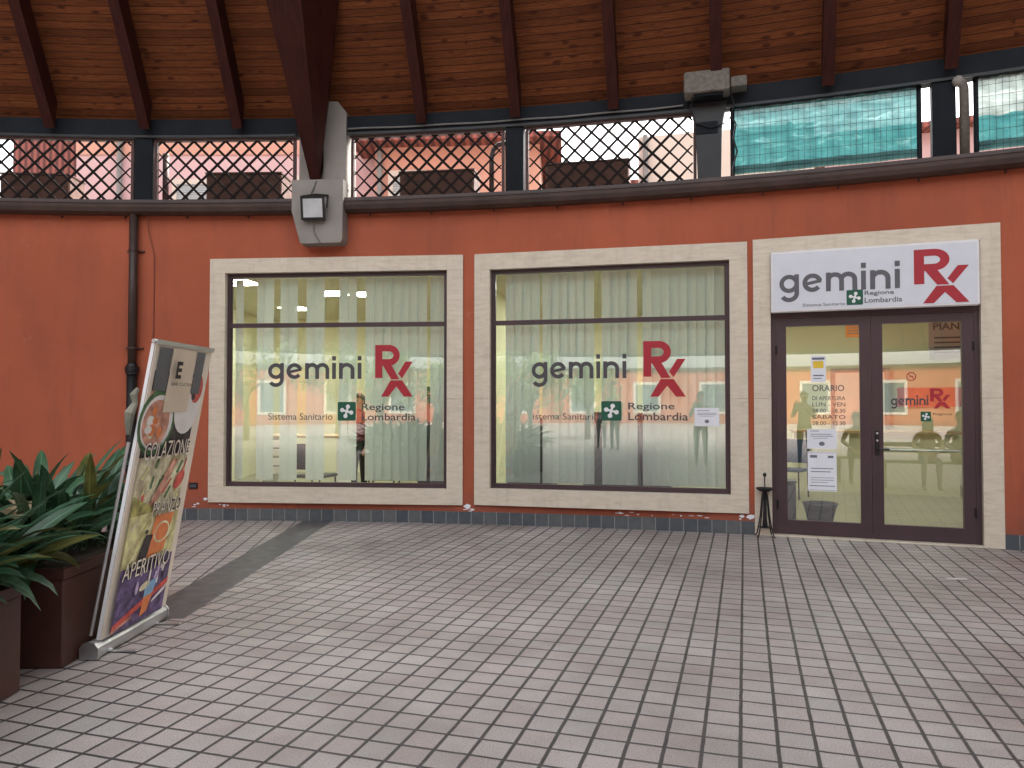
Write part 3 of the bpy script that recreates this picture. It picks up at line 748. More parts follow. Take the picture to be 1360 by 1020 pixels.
# ---- concrete bracket with floodlight
br = THING('concrete_bracket', P(4.7, 0, 3.49), 'grey concrete pier head carrying the big timber beam', 'bracket')
FB = Frame(3.8, 5.4); w_ = .333
mb = MB()
mb.prism(FB, [(-.22, 3.497), (.29, 3.505), (.315, 3.54), (.325, 4.3), (-.335, 4.3), (-.335, 3.91)], -.235, .35)
OBJ('lower_block', mb, M['conc'], br)
mb = MB(); mb.prism(FB, [(-.32, 4.301), (.02, 4.301), (.02, 5.2), (-.32, 5.2)], -.02, .34); mb.prism(FB, [(.022, 4.301), (.315, 4.301), (.315, 5.2), (.20, 5.34), (.022, 5.35)], -.085, .34)
OBJ('upper_cheek', mb, M['conc'], br)
mb = MB(); mb.tube([FB(-.02, -.24, 4.28), FB(-.05, -.25, 4.18), FB(-.08, -.26, 4.12)], .008, 6); mb.tube([FB(.2, -.10, 4.36), FB(.25, -.1, 4.30), FB(.34, -.03, 4.2)], .006, 6)
mb.tube([FB(-.05, -.25, 3.86), FB(-.045, -.25, 3.65), FB(0, -.245, 3.56), FB(.04, -.24, 3.5)], .009, 6)
OBJ('conduit', mb, M['wire'], br)
fl = THING('floodlight', FB(-.08, -.25, 3.85), 'grey square floodlight hung on the concrete pier head', 'floodlight')
def tilt(x, y, z): # tilted forward around x
    a = rad(-18); zz = z - 4.0; return FB(x - .02 + zz * .05, -.36 + y * math.cos(a) - zz * math.sin(a) * -1, 3.93 + zz * math.cos(a) * 1.12 + y * math.sin(a))
mb = MB(); mb.loft([[tilt(-.14, -.0, 3.86), tilt(.14, -.0, 3.86), tilt(.14, -.0, 4.10), tilt(-.14, -.0, 4.10)], [tilt(-.14, .05, 3.86), tilt(.14, .05, 3.86), tilt(.14, .05, 4.10), tilt(-.14, .05, 4.10)], [tilt(-.09, .12, 3.92), tilt(.09, .12, 3.92), tilt(.09, .12, 4.07), tilt(-.09, .12, 4.07)]])
OBJ('housing', mb, M['boxgrey'], fl)
mb = MB(); mb.loft([[tilt(-.122, -.004, 3.878), tilt(.122, -.004, 3.878), tilt(.122, -.004, 4.082), tilt(-.122, -.004, 4.082)], [tilt(-.122, .002, 3.878), tilt(.122, .002, 3.878), tilt(.122, .002, 4.082), tilt(-.122, .002, 4.082)]]); OBJ('lens', mb, plain('lamp_lens', (.50, .52, .53), .12, var=.2, scale=3, bmp=0), fl)
mb = MB()
fr_ = [(-.15, .15, 4.088, 4.11), (-.15, .15, 3.852, 3.874), (-.15, -.128, 3.8745, 4.0875), (.128, .15, 3.8745, 4.0875)]
for x0, x1, z0, z1 in fr_:
    mb.hexa([tilt(x0, -.012, z0), tilt(x1, -.012, z0), tilt(x1, .0, z0), tilt(x0, .0, z0), tilt(x0, -.012, z1), tilt(x1, -.012, z1), tilt(x1, .0, z1), tilt(x0, .0, z1)])
OBJ('rim', mb, M['black'], fl)
mb = MB(); mb.tube([FB(-.18, -.30, 3.93), FB(-.18, -.26, 4.09), FB(-.02, -.24, 4.11), FB(.14, -.26, 4.09), FB(.14, -.30, 3.93)], .012, 6); OBJ('yoke', mb, M['black'], fl)

# ---- cable along the ring beam
cb = MB(); cb.tube([P(5.4 + i * .5, -.085, 4.985 + (.004 * math.sin(i * 1.3))) for i in range(21)], .011, 6)
OBJ('beam_cable', cb, M['wire'], label='pale cable clipped along the dark ring beam', cat='cable')

# ---- lattice screens
def lattice(a, b, label):
    F = Frame(a, b, .0); hw = R * math.sin(rad((b - a) / 2)); z0, z1 = 4.09, 4.915
    r = THING('lattice_screen', F(0, 0, z0), label, 'lattice screen', 'lattice screens above the wall')
    fr = MB(); t = .035
    fr.box(F, -hw, hw, -.02, .03, z0, z0 + .02); fr.box(F, -hw, hw, -.02, .03, z1 - t, z1); fr.box(F, -hw, -hw + t, -.02, .03, z0 + .0205, z1 - t - .0005); fr.box(F, hw - t, hw, -.02, .03, z0 + .0205, z1 - t - .0005)
    OBJ('frame', fr, M['latframe'], r)
    for sgn, y0, y1 in ((1, -.010, .0), (-1, .001, .011)):
        mb = MB(); X0, X1, Z0, Z1 = -hw + t, hw - t, z0 + .02, z1 - t; H = Z1 - Z0; p = .2075; w2 = .0155 * 1.414
        n = int((X1 - X0 + H) / p) + 2
        for i in range(-1, n):
            c = X0 - H + i * p + .05
            # band: x = c + s*(z-Z0) , half width w2
            def clip(xc):      # returns z range & points for centre line offset
                za, zb = Z0, Z1
                # x = xc + (z-Z0)
                if xc < X0: za = Z0 + (X0 - xc)
                if xc + H > X1: zb = Z0 + (X1 - xc)
                return za, zb
            za, zb = clip(c)
            if zb - za < .04: continue
            xa, xb = c + za - Z0, c + zb - Z0
            pts = [(xa - w2 / 2, za + w2 / 2) if xa > X0 + w2 else (xa, za + w2), (xa + w2 / 2, za - 0) if xa > X0 + w2 else (xa, max(Z0, za - w2)), (xb, max(zb - w2, Z0)) , (xb - w2, zb)]
            pts = [(xa - w2, za), (xa + w2, za), (xb + w2, zb), (xb - w2, zb)]
            pts = [(min(max(x, X0), X1), z) for x, z in pts]
            if sgn < 0: pts = [(-x, z) for x, z in pts][::-1]
            mb.prism(F, pts, y0, y1)
        OBJ('slats', mb, M['lattice'], r)
lattice(-6.25, -1.32, 'dark brown diamond lattice screen at far left, left of the first steel post')
lattice(-.68, 3.72, 'dark brown diamond lattice screen between first steel post and concrete pier head')
lattice(5.46, 10.20, 'dark brown diamond lattice screen just right of concrete pier head')
lattice(10.84, 15.75, 'dark brown diamond lattice screen between grey post and black post with box')

# ---- shade netting on wire mesh
def netting(a, b, label, mat, low=None):
    F = Frame(a, b, .02); hw = R * math.sin(rad((b - a) / 2)); z0, z1 = 4.24, 4.925
    r = THING('shade_netting', F(0, 0, 4.1), label, 'netting', 'shade nets above the wall')
    mb = MB(); nx, nz = 60, 12
    idx = []
    for j in range(nz + 1):
        for i in range(nx + 1):
            x = -hw + 2 * hw * i / nx; z = z0 + (z1 - z0) * j / nz
            dz = .015 * math.sin(i * .7) * (1 - j / nz)
            mb.v.append(F(x, .05 + .015 * math.sin(i * .9 + j * .35) + .008 * math.sin(i * 2.3), z + dz)); mb.uv.append((0, 0))
    for j in range(nz):
        for i in range(nx):
            q = j * (nx + 1) + i; mb.f.append((q, q + 1, q + nx + 2, q + nx + 1)); mb.m.append(1 if (low and z0 + (z1 - z0) * j / nz < low) else 0)
    OBJ('net', mb, [mat, M['net']], r, smooth=True)
    mb = MB(); mb.tube([F(-hw + 2 * hw * i / 30, .06, 4.24 + .004 * math.sin(i * .8)) for i in range(31)], .030, 8); mb.tube([F(-hw + 2 * hw * i / 30, .075, 4.20 + .004 * math.sin(i * .5)) for i in range(31)], .032, 8)
    OBJ('rolled_hem', mb, plain('net_hem', (.07, .20, .20), .7, var=.3), r)
    mb = MB(); x = -hw
    while x < hw:
        mb.box(F, x - .0018, x + .0018, .0, .003, 4.085, 4.93); x += .06
    z = 4.12
    while z < 4.93:
        mb.box(F, -hw, hw, .0035, .006, z - .0018, z + .0018); z += .12
    OBJ('wire_mesh', mb, M['black'], r)
    for s_ in (-1, 1):
        mb = MB(); mb.tube([F(s_ * hw, .01, 4.07), F(s_ * hw, .01, 4.93)], .026, 8); OBJ('end_pole', mb, M['steel'], r)
netting(16.72, 21.36, 'teal shade net stretched over wire mesh between the black post and grey post', M['net'])
netting(22.62, 27.3, 'greyish shade net with teal lower edge at far right above the wall', M['netgrey'], 4.48)

# ---- black post with a junction box
bp = THING('equipment_post', P(16.1, 0, 4.06), 'black steel post holding weathered grey equipment box under the canopy', 'post')
FP = Frame(15.6, 16.6)
mb = MB(); mb.prism(FP, [(-.13, 4.062), (.13, 4.062), (.145, 4.7), (.20, 4.99), (-.22, 4.99), (-.15, 4.7)], -.10, .06); OBJ('post', mb, M['black'], bp)
mb = MB(); mb.bbox(FP, -.27, .235, -.34, -.101, 5.02, 5.27, .012); OBJ('equipment_box', mb, M['boxgrey'], bp)
mb = MB(); mb.bbox(FP, .245, .42, -.30, -.10, 5.06, 5.18, .01); OBJ('small_box', mb, M['boxgrey'], bp)
mb = MB(); mb.box(FP, -.15, .10, -.108, -.101, 4.62, 4.76); mb.box(FP, -.16, .16, -.3, -.101, 4.992, 5.018); OBJ('bracket_plate', mb, M['steel'], bp)
mb = MB()
mb.tube([FP(.24, -.2, 5.05), FP(.28, -.16, 4.93), FP(.25, -.12, 4.8), FP(.30, -.1, 4.7), FP(.27, -.08, 4.55), FP(.31, -.05, 4.4), FP(.26, -.05, 4.2), FP(.27, -.05, 4.09)], .010, 6)
mb.tube([FP(-.18, -.2, 5.02), FP(-.2, -.15, 4.92), FP(-.15, -.13, 4.75), FP(.02, -.13, 4.68), FP(.2, -.12, 4.72), FP(.26, -.12, 4.82)], .008, 6)
OBJ('cabling', mb, M['black'], bp)

# ---- pipes of the terrace
def pipe(name, pts, r, mat, label, extra=None):
    t = THING(name, pts[0], label, 'pipe'); mb = MB(); mb.tube(pts, r, 10); OBJ('tube', mb, mat, t, smooth=True)
    if extra:
        e = MB(); e.lathe(extra[0], [(0.01, -extra[1]), (extra[1] * .7, -extra[1] * .7), (extra[1], 0), (extra[1] * .7, extra[1] * .7), (.01, extra[1])], 14); OBJ('cap', e, M['conc'], t, smooth=True)
pipe('bent_pipe', [P(9.75, .12, 4.07), P(9.75, .12, 4.62), P(9.8, .12, 4.70), P(9.95, .12, 4.76), P(10.25, .12, 4.78)], .033, M['gutter'], 'bent brown pipe behind lattice, left of the middle grey post')
pipe('bent_pipe', [P(-.48, .12, 4.07), P(-.48, .12, 4.72)], .04, M['latframe'], 'reddish brown standing pipe behind lattice, right of first steel post', (P(-.48, .12, 4.74), .045))
pipe('bent_pipe', [P(22.33, -.08, 4.09), P(22.33, -.08, 4.80), P(22.3, -.08, 4.86), P(22.2, -.08, 4.88)], .048, M['boxgrey'], 'thick grey pipe with pale round cap beside the right grey post', (P(22.2, -.09, 4.88), .06))

# ---- woven planters on the terrace
for a, b, h, lab in ((-5.6, -3.55, 4.5, 'dark woven terrace planter behind lattice at far left'), (.69, 3.05, 4.53, 'brown woven terrace planter behind second lattice screen'), (6.83, 9.14, 4.49, 'brown woven terrace planter behind lattice right of concrete pier'), (11.37, 13.79, 4.50, 'brown woven terrace planter behind fourth lattice, left of black post')):
    m = (a + b) / 2; F = Frame(a, b, .22); hw = R * math.sin(rad((b - a) / 2)) * 1.02
    r = THING('woven_planter', F(0, 0, 4.06), lab, 'planter', 'woven planters on the terrace')
    mb = MB(); mb.bbox(F, -hw, hw, 0, .42, 4.062, h - .0, .015); OBJ('box', mb, M['weave'], r)
    mb = MB(); mb.box(F, -hw - .01, hw + .01, -.01, .43, h, h + .02); OBJ('rim', mb, M['corten'], r)

# ================================================================ INTERIOR
for i, (x, y) in enumerate([(-4.05, 11.2), (-2.95, 12.3), (-2.35, 12.4), (-4.1, 14.3), (-.9, 12.2), (.8, 11.3), (1.0, 13.6), (3.2, 10.6), (2.9, 13.0), (5.2, 9.9), (5.0, 12.4)]):
    F = Free((x, y, 0), 10)
    lab = ['leftmost', 'second', 'third', 'far left', 'fifth', 'sixth', 'rear middle', 'eighth', 'rear', 'rightmost', 'far right'][i]
    t = THING('ceiling_light', (x, y, 3.28), 'glowing square ceiling light panel inside the clinic', 'light', 'ceiling lights inside the clinic')
    mb = MB(); mb.box(F, -.26, .26, -.26, .26, 3.284, 3.299); OBJ('frame', mb, M['white'], t)
    mb = MB(); mb.box(F, -.24, .24, -.24, .24, 3.279, 3.2835); OBJ('diffuser', mb, M['lamp'], t)

def blind(F, xs, label, x0, x1):
    t = THING('vertical_blind', F(0, .25, .47), label, 'blind')
    mb = MB(); mb.box(F, x0, x1, .20, .26, 3.13, 3.17); OBJ('head_rail', mb, M['white'], t)
    for x, a in xs:
        mb = MB(); w_ = .127; rings = []
        for z in (.50, 3.12):
            row = []
            for k in range(5):
                u = (k / 4 - .5) * w_; v = .006 * (1 - (2 * (k / 4) - 1) ** 2)
                ca, sa = math.cos(rad(a)), math.sin(rad(a))
                row.append(F(x + u * ca - v * sa, .23 + u * sa + v * ca, z))
            rings.append(row)
        mb.loft(rings, False, closed=False); OBJ('slat', mb, M['blind'], t, smooth=True)
xs = []
for c in (-1.36, -1.075, -.96, -.75, -.64, -.40, -.28, .04, .16): xs.append((c, random.uniform(-22, 8)))
def fill(a, b):
    n_ = max(2, round((b - a) / .113)); p_ = (b - a - .122) / (n_ - 1)
    return [(a + .061 + i_ * p_, random.uniform(2, 15)) for i_ in range(n_)]
xs += fill(.332, 1.135) + fill(1.185, 1.425)
blind(F1, xs, 'white vertical blind with half of its slats open behind the left window', -1.40, 1.40)
xs = fill(-1.285, -.85) + fill(-.812, -.170) + fill(-.070, .356) + fill(.424, 1.39)
blind(F2, xs, 'white vertical blind almost fully closed behind the middle window', -1.38, 1.40)

# furniture and people seen between the slats
def at(phi, d): return P(phi, d, 0)
cn = THING('reception_counter', at(20.5, 5), 'low reception counter with orange red front inside clinic', 'counter')
mb = MB(); mb.arc(18.6, 23.5, 4.6, 5.2, .012, 1.0, .8); OBJ('counter_body', mb, M['inwall'], cn); mb = MB(); mb.arc(18.5, 23.6, 4.5, 5.3, 1.001, 1.04, .8); OBJ('counter_top', mb, M['card'], cn)
bd = MB(); bd.arc(22.1, 25.5, 6.55, 6.598, 1.43, 1.78, .8); OBJ('wall_band', bd, plain('red_band', (.62, .08, .03), .5), label='orange red band against the rear wall of the clinic', cat='panel')  # plain orange red band placed just before the rear wall
def frame_pic(F, x0, x1, y, z0, z1, mat, label, cat='poster', txt=None, name='poster'):
    t = THING(name, F((x0 + x1) / 2, y, z0), label, cat)
    mb = MB(); mb.box(F, x0, x1, y - .012, y, z0, z1); OBJ('board', mb, mat, t)
    mb = MB(); w_ = x1 - x0; h_ = z1 - z0
    for k in range(4): mb.poly(F, [(x0 + .12 * w_, z0 + (.15 + k * .12) * h_), (x0 + (.85 - .1 * (k % 2)) * w_, z0 + (.15 + k * .12) * h_), (x0 + (.85 - .1 * (k % 2)) * w_, z0 + (.19 + k * .12) * h_), (x0 + .12 * w_, z0 + (.19 + k * .12) * h_)], y - .014)
    if txt: text(F, txt, x0 + .1 * w_, x0 + .9 * w_, z0 + .72 * h_, z0 + .9 * h_, y - .014, None, None, mb=mb, bold=.02)
    OBJ('print', mb, M['ink'], t)
FW = Frame(-2, 28)
FI = Free(P(22, 1.1, 0), 22)
frame_pic(FI, -.08, .40, 0, 2.02, 2.50, M['paper'], 'white hanging board reading PIANO seen through right door leaf', 'sign', 'PIANO', 'floor_sign')
mb = MB(); mb.tube([FI(0, 0, 2.5), FI(0, 0, 3.3)], .006, 6); mb.tube([FI(.32, 0, 2.5), FI(.32, 0, 3.3)], .006, 6); OBJ('hanging_rod', mb, M['aluminium'], bpy.data.objects['floor_sign'])
FJ = Free(P(18.6, 3.5, 0), 19); frame_pic(FJ, .72, 1.0, 0, 2.5, 2.85, M['poster_o'], 'orange notice board high inside behind left door leaf', 'sign', None)
FK = Free(P(5.0, 6.58, 0), 5); frame_pic(FK, -.2, .32, 0, 1.35, 1.85, M['green'], 'green poster on the rear wall seen through the left window')
frame_pic(FK, -1.5, -1.1, 0, 1.4, 1.8, M['shutter'], 'grey framed print on rear wall, middle of three in left window')
frame_pic(FK, -2.3, -1.85, 0, 1.4, 1.85, M['paper'], 'pale framed print on rear wall, leftmost seen in the left window')
# shelf / desk on the left
ds = THING('white_desk', at(1.9, 3.0), 'pale desk with two drawers behind left edge of left window', 'desk')
FT = Free(P(1.9, 3.0, 0), 5)
mb = MB(); mb.bbox(FT, -.7, .7, -.35, .35, .93, .97, .006); OBJ('top', mb, M['card'], ds)
for x in (-.66, .62):
    mb = MB(); mb.box(FT, x, x + .04, -.33, .33, .012, .929); OBJ('side_panel', mb, M['white'], ds)
for k in range(2):
    mb = MB(); mb.bbox(FT, -.61, -.05, -.34, -.31, .34 + k * .29, .6 + k * .29, .005); dd = OBJ('drawer', mb, M['white'], ds)
    hh = MB(); hh.tube([FT(-.43, -.36, .47 + k * .29), FT(-.23, -.36, .47 + k * .29)], .008, 6); OBJ('handle', hh, M['black'], dd)
def chair(o, ang, label, mat):
    F = Free(o, ang); t = THING('waiting_chair', F(0, 0, .012), label, 'chair')
    mb = MB(); mb.bbox(F, -.23, .23, -.22, .22, .43, .47, .01); OBJ('seat', mb, mat, t)
    mb = MB(); mb.loft([[F(x, .20, .55), F(x, .235, .55), F(x, .285, .92), F(x, .25, .92)] for x in (-.22, -.2, .2, .22)]); OBJ('backrest', mb, mat, t)
    for x in (-.2, .2):
        for y in (-.19, .2):
            mb = MB(); mb.tube([F(x * 1.05, y * 1.1, .014), F(x, y, .43 if y < 0 else .9)], .012, 8); OBJ('leg', mb, M['black'], t)
chair(at(3.4, 1.3), 200, 'black waiting chair behind the left window, lower middle', M['black'])
chair(at(4.9, 2.6), 160, 'black waiting chair inside near the person in burgundy', M['black'])
idr = THING('interior_door', P(20.6, 6.4, 0), 'white interior door with grey frame on the rear wall of the clinic', 'door')
FDI = Free(P(20.9, 6.5, 0), 21)
mb = MB(); mb.box(FDI, -.50, -.43, -.06, .05, .012, 2.15); mb.box(FDI, .43, .50, -.06, .05, .012, 2.15); mb.box(FDI, -.43, .43, -.06, .05, 2.08, 2.15); OBJ('frame', mb, M['shutter'], idr)
mb = MB(); mb.bbox(FDI, -.425, .425, -.035, .01, .016, 2.075, .004); OBJ('leaf', mb, M['white'], idr)
mb = MB(); mb.tube([FDI(-.36, -.036, 1.02), FDI(-.36, -.08, 1.02), FDI(-.24, -.08, 1.02)], .01, 6); OBJ('handle', mb, M['aluminium'], idr)
chair(P(18.4, 3.6, 0), 40, 'blue waiting chair nearest the left door leaf inside', plain('blue_seat', (.06, .10, .20), .5))
def cabinet(F, x0, x1, y0, y1, h_, label, nd):
    t = THING('dark_cabinet', F((x0 + x1) / 2, y0, .012), label, 'cabinet')
    mb = MB(); mb.bbox(F, x0, x1, y0, y1, .014, h_, .006); OBJ('body', mb, M['black'], t)
    w_ = (x1 - x0) / nd
    for k in range(nd):
        mb = MB(); mb.bbox(F, x0 + k * w_ + .01, x0 + (k + 1) * w_ - .01, y0 - .02, y0 - .001, .06, h_ - .03, .004); q = OBJ('cabinet_door', mb, M['greybin'], t)
        mb = MB(); mb.tube([F(x0 + k * w_ + .05, y0 - .035, h_ * .5), F(x0 + k * w_ + .05, y0 - .035, h_ * .6)], .006, 6); OBJ('handle', mb, M['aluminium'], q)
cabinet(F2, -1.35, -.75, .55, .95, 1.30, 'dark cabinet behind the left end of middle window blind', 2)
cabinet(F2, -.35, .75, .55, .95, 1.38, 'long dark cabinet seen in slits of the middle window blind', 3)
cabinet(F1, .95, 1.40, .55, .95, 1.62, 'tall dark cabinet seen through slit at right of left window', 1)
# boxy grey bin and basket behind the left door leaf
gb = THING('grey_bin', FD(-.85, .45, .012), 'dark grey ribbed bin behind lower left corner of left door leaf', 'bin')
mb = MB(); mb.bbox(FD, -1.05, -.78, .35, .62, .014, .56, .03); OBJ('body', mb, M['greybin'], gb); mb = MB(); mb.bbox(FD, -1.06, -.77, .34, .63, .561, .59, .01); OBJ('lid', mb, M['greybin'], gb)
bs = THING('wicker_basket', FD(-.52, .4, .012), 'dark flared wicker basket on floor behind left door leaf', 'basket')
mb = MB(); c = FD(-.52, .42, 0); mb.lathe(c, [(.01, .014), (.11, .014), (.13, .1), (.17, .27), (.19, .33), (.20, .335), (.19, .345), (.165, .335), (.15, .25), (.11, .06), (.01, .05)], 24); OBJ('bowl', mb, M['basket'], bs, smooth=True)

# ================================================================ PEOPLE
def skin_body(V, E, root, name, mats, pick, parent=None, sub=2):
    me = bpy.data.meshes.new(name); me.from_pydata([v[0] for v in V], E, [])
    o = bpy.data.objects.new(name, me); COL.objects.link(o)
    o.modifiers.new('skin', 'SKIN'); sv = me.skin_vertices[0].data if me.skin_vertices else None
    if sv:
        for i, v in enumerate(V):
            r = v[1]; sv[i].radius = (r, r) if not isinstance(r, tuple) else r
            sv[i].use_root = (i == root)
    ss = o.modifiers.new('sub', 'SUBSURF'); ss.levels = sub; ss.render_levels = sub
    dg = bpy.context.evaluated_depsgraph_get(); ev = o.evaluated_get(dg); m2 = bpy.data.meshes.new_from_object(ev)
    bpy.data.objects.remove(o)
    for m in mats: m2.materials.append(m)
    for p in m2.polygons:
        p.use_smooth = True; p.material_index = pick(p.center)
    m2.name = name
    return m2

def person(o, ang, label, pose, top, legs, shoe, hair, hairlen=0, h=1.72, skinc=(.48, .28, .20), extra=None):
    """figure facing along -y of its frame (towards the courtyard side of ang); pose gives joint positions"""
    F = Free(o, ang); k = h / 1.72
    sk = plain('skin', skinc, .5, var=.05, bmp=0)
    V = []; E = []; idx = {}; zone = []
    def add(n, p, r, par=None, z=None):
        idx[n] = len(V); V.append((Vector((p[0] * k, p[1] * k, p[2] * k)), r * k if not isinstance(r, tuple) else (r[0] * k, r[1] * k)))
        zone.append(z)
        if par: E.append((idx[par], idx[n]))
    J = pose
    pv = Vector(J['pelvis']); ch = Vector(J['chest']); nk = Vector(J['neck']); hd = Vector(J['head'])
    add('pelvis', pv, .125, None, 1); add('waist', pv.lerp(ch, .45), (.135, .105), 'pelvis', 0); add('chest', ch, (.155, .115), 'waist', 0)
    add('upper', ch.lerp(nk, .62), (.115, .09), 'chest', 0); add('neck', nk, .052, 'upper', 2); add('jaw', nk.lerp(hd, .55) + Vector((0, -.012, 0)), (.066, .072), 'neck', 2)
    add('head', hd, (.078, .096), 'jaw', 2); add('crown', hd + (hd - nk).normalized() * .075, (.062, .078), 'head', 2)
    for s_, S_ in ((-1, 'L'), (1, 'R')):
        sh = ch.lerp(nk, .45) + Vector((s_ * .175, 0, 0)); el = Vector(J['elbow' + S_]); wr = Vector(J['wrist' + S_])
        add('sh' + S_, sh, .062, 'upper', 0); add('ua' + S_, sh.lerp(el, .5), .050, 'sh' + S_, 0); add('el' + S_, el, .042, 'ua' + S_, 0)
        add('fa' + S_, el.lerp(wr, .55), .036, 'el' + S_, 0); add('wr' + S_, wr, .026, 'fa' + S_, 2)
        d = (wr - el).normalized(); side = d.cross(Vector((0, -.3, 1))).normalized()
        if side.length < .1: side = Vector((1, 0, 0))
        up = side.cross(d).normalized()
        add('pa' + S_, wr + d * .055, (.036, .018), 'wr' + S_, 2)
        for q, (off, ln) in enumerate(((-.028, .062), (-.010, .074), (.009, .070), (.027, .055))):
            b0 = wr + d * .09 + side * off; 
            add(f'f{q}' + S_, b0, .0095, 'pa' + S_, 2); add(f'g{q}' + S_, b0 + d * ln * .6 - up * .008, .0085, f'f{q}' + S_, 2); add(f'h{q}' + S_, b0 + d * ln - up * .026, .0075, f'g{q}' + S_, 2)
        add('t' + S_, wr + d * .05 - side * .042, .011, 'pa' + S_, 2); add('u' + S_, wr + d * .085 - side * .058 - up * .01, .009, 't' + S_, 2)
        hp = pv + Vector((s_ * .09, 0, -.02)); kn = Vector(J['knee' + S_]); an = Vector(J['ankle' + S_])
        add('hip' + S_, hp, .092, 'pelvis', 1); add('th' + S_, hp.lerp(kn, .5), .078, 'hip' + S_, 1); add('kn' + S_, kn, .058, 'th' + S_, 1)
        add('ca' + S_, kn.lerp(an, .4), .052, 'kn' + S_, 1); add('an' + S_, an, .038, 'ca' + S_, 1)
        td = Vector(J.get('toe' + S_, (0, -1, -.25))).normalized()
        add('he' + S_, an + Vector((0, .02, -.045)), .038, 'an' + S_, 3); add('to' + S_, an + Vector((0, 0, -.05)) + td * .15, (.042, .028), 'he' + S_, 3)
    pts = [v[0] for v in V]
    def pick(c):
        # nearest bone centre decides the garment
        best = None
        for i, p in enumerate(pts):
            dd = (p - c).length - (V[i][1] if not isinstance(V[i][1], tuple) else V[i][1][0])
            if best is None or dd < best[0]: best = (dd, zone[i])
        return best[1]
    body = skin_body(V, E, 0, 'body', [top, legs, sk, shoe], pick)
    t = THING('person', F(0, 0, 0), label, 'person')
    rot = Matrix(((F.t.x, F.n.x, 0), (F.t.y, F.n.y, 0), (0, 0, 1)))
    body.transform(rot.to_4x4()); bo = bpy.data.objects.new('body', body); COL.objects.link(bo); bo.parent = t
    G = lambda p: F(p[0] * k, p[1] * k, p[2] * k)
    # face
    up = (hd - nk).normalized(); hm = MB(); u = Vector((0, 0, 1))
    fc = hd + Vector((0, -.092, 0))
    mb = MB(); mb.loft([[G(fc + Vector((-.010, .02, .012))), G(fc + Vector((.010, .02, .012))), G(fc + Vector((.004, .02, .012)))], [G(fc + Vector((-.017, .015, -.028))), G(fc + Vector((.017, .015, -.028))), G(fc + Vector((0, -.022, -.022)))]]); OBJ('nose', mb, sk, t)
    for s_ in (-1, 1):
        mb = MB(); e = fc + Vector((s_ * .032, .012, .012)); mb.lathe(G(e), [(.002, -.009), (.010, -.004), (.012, 0), (.010, .004), (.002, .009)], 10)
        OBJ('eye', mb, M['black'], t)
    mb = MB(); mb.tube([G(fc + Vector((-.024, .014, -.052))), G(fc + Vector((0, .004, -.050))), G(fc + Vector((.024, .014, -.052)))], .005, 6); OBJ('mouth', mb, M['red'], t)
    for s_ in (-1, 1):
        mb = MB(); mb.lathe(G(hd + Vector((s_ * .082, .01, -.005))), [(.003, -.03), (.013, -.015), (.016, .005), (.012, .025), (.003, .032)], 8)
        OBJ('ear', mb, sk, t)
    # hair: cap of an ellipsoid, open at the face
    rings = []; n = 20
    for j in range(9):
        th = rad(6 + 108 * j / 8); row = []
        for i in range(n):
            a = 2 * math.pi * i / n; front = max(0, -math.sin(a))
            tt = th if front < .3 else min(th, rad(62))
            r_ = 1 + .03 * math.sin(i * 5.1 + j)
            drop = hairlen * max(0, (j - 6)) / 2 * (1 if front < .3 else 0)
            p = hd + Vector((.096 * r_ * math.sin(tt) * math.cos(a), .012 + .112 * r_ * math.sin(tt) * math.sin(a), .02 + .118 * r_ * math.cos(tt) - drop))
            row.append(G(p))
        rings.append(row)
    mb = MB(); mb.loft(rings, True); OBJ('hair', mb, hair, t, smooth=True)
    return t, F, k
H_dark = plain('dark_hair', (.025, .018, .015), .6, var=.3, scale=40); H_grey = plain('greying_hair', (.25, .20, .17), .6, var=.3, scale=40)
jeans = plain('blue_jeans', (.12, .19, .30), .85, var=.2, scale=25); darkc = plain('dark_cloth', (.02, .022, .026), .85, var=.3)
stand = dict(pelvis=(0, 0, .92), chest=(0, 0, 1.22), neck=(0, .0, 1.47), head=(0, -.02, 1.60), elbowL=(-.26, .02, 1.12), elbowR=(.26, .02, 1.12), wristL=(-.25, -.12, .90), wristR=(.25, -.12, .90), kneeL=(-.10, -.01, .50), kneeR=(.10, -.01, .50), ankleL=(-.11, .02, .09), ankleR=(.11, .02, .09))
photo = dict(stand, elbowL=(-.22, -.12, 1.13), elbowR=(.24, -.14, 1.15), wristL=(-.04, -.27, 1.40), wristR=(.17, -.27, 1.40))
sit = dict(pelvis=(0, .12, .55), chest=(0, .10, .86), neck=(0, .07, 1.10), head=(0, .03, 1.23), elbowL=(-.25, .02, .78), elbowR=(.25, .02, .78), wristL=(-.10, -.20, .66), wristR=(.10, -.20, .66), kneeL=(-.12, -.33, .52), kneeR=(.12, -.33, .52), ankleL=(-.13, -.32, .09), ankleR=(.13, -.36, .09))
cross = dict(sit, kneeR=(.06, -.33, .60), ankleR=(-.12, -.50, .30), toeR=(-.3, -1, -.1))

# the photographer, standing right behind the camera
ph_t, Fq, kq = person((.16, -.46, 0), 180 + 14, 'person in olive gilet holding up a dark phone to take the picture', photo, plain('olive_gilet', (.16, .17, .10), .8), darkc, M['black'], H_dark, h=1.76)
mb = MB(); mb.bbox(Fq, -.01, .14, -.385, -.376, 1.435, 1.51, .003); OBJ('phone', mb, M['black'], label='dark phone held up by the photographer', cat='phone')
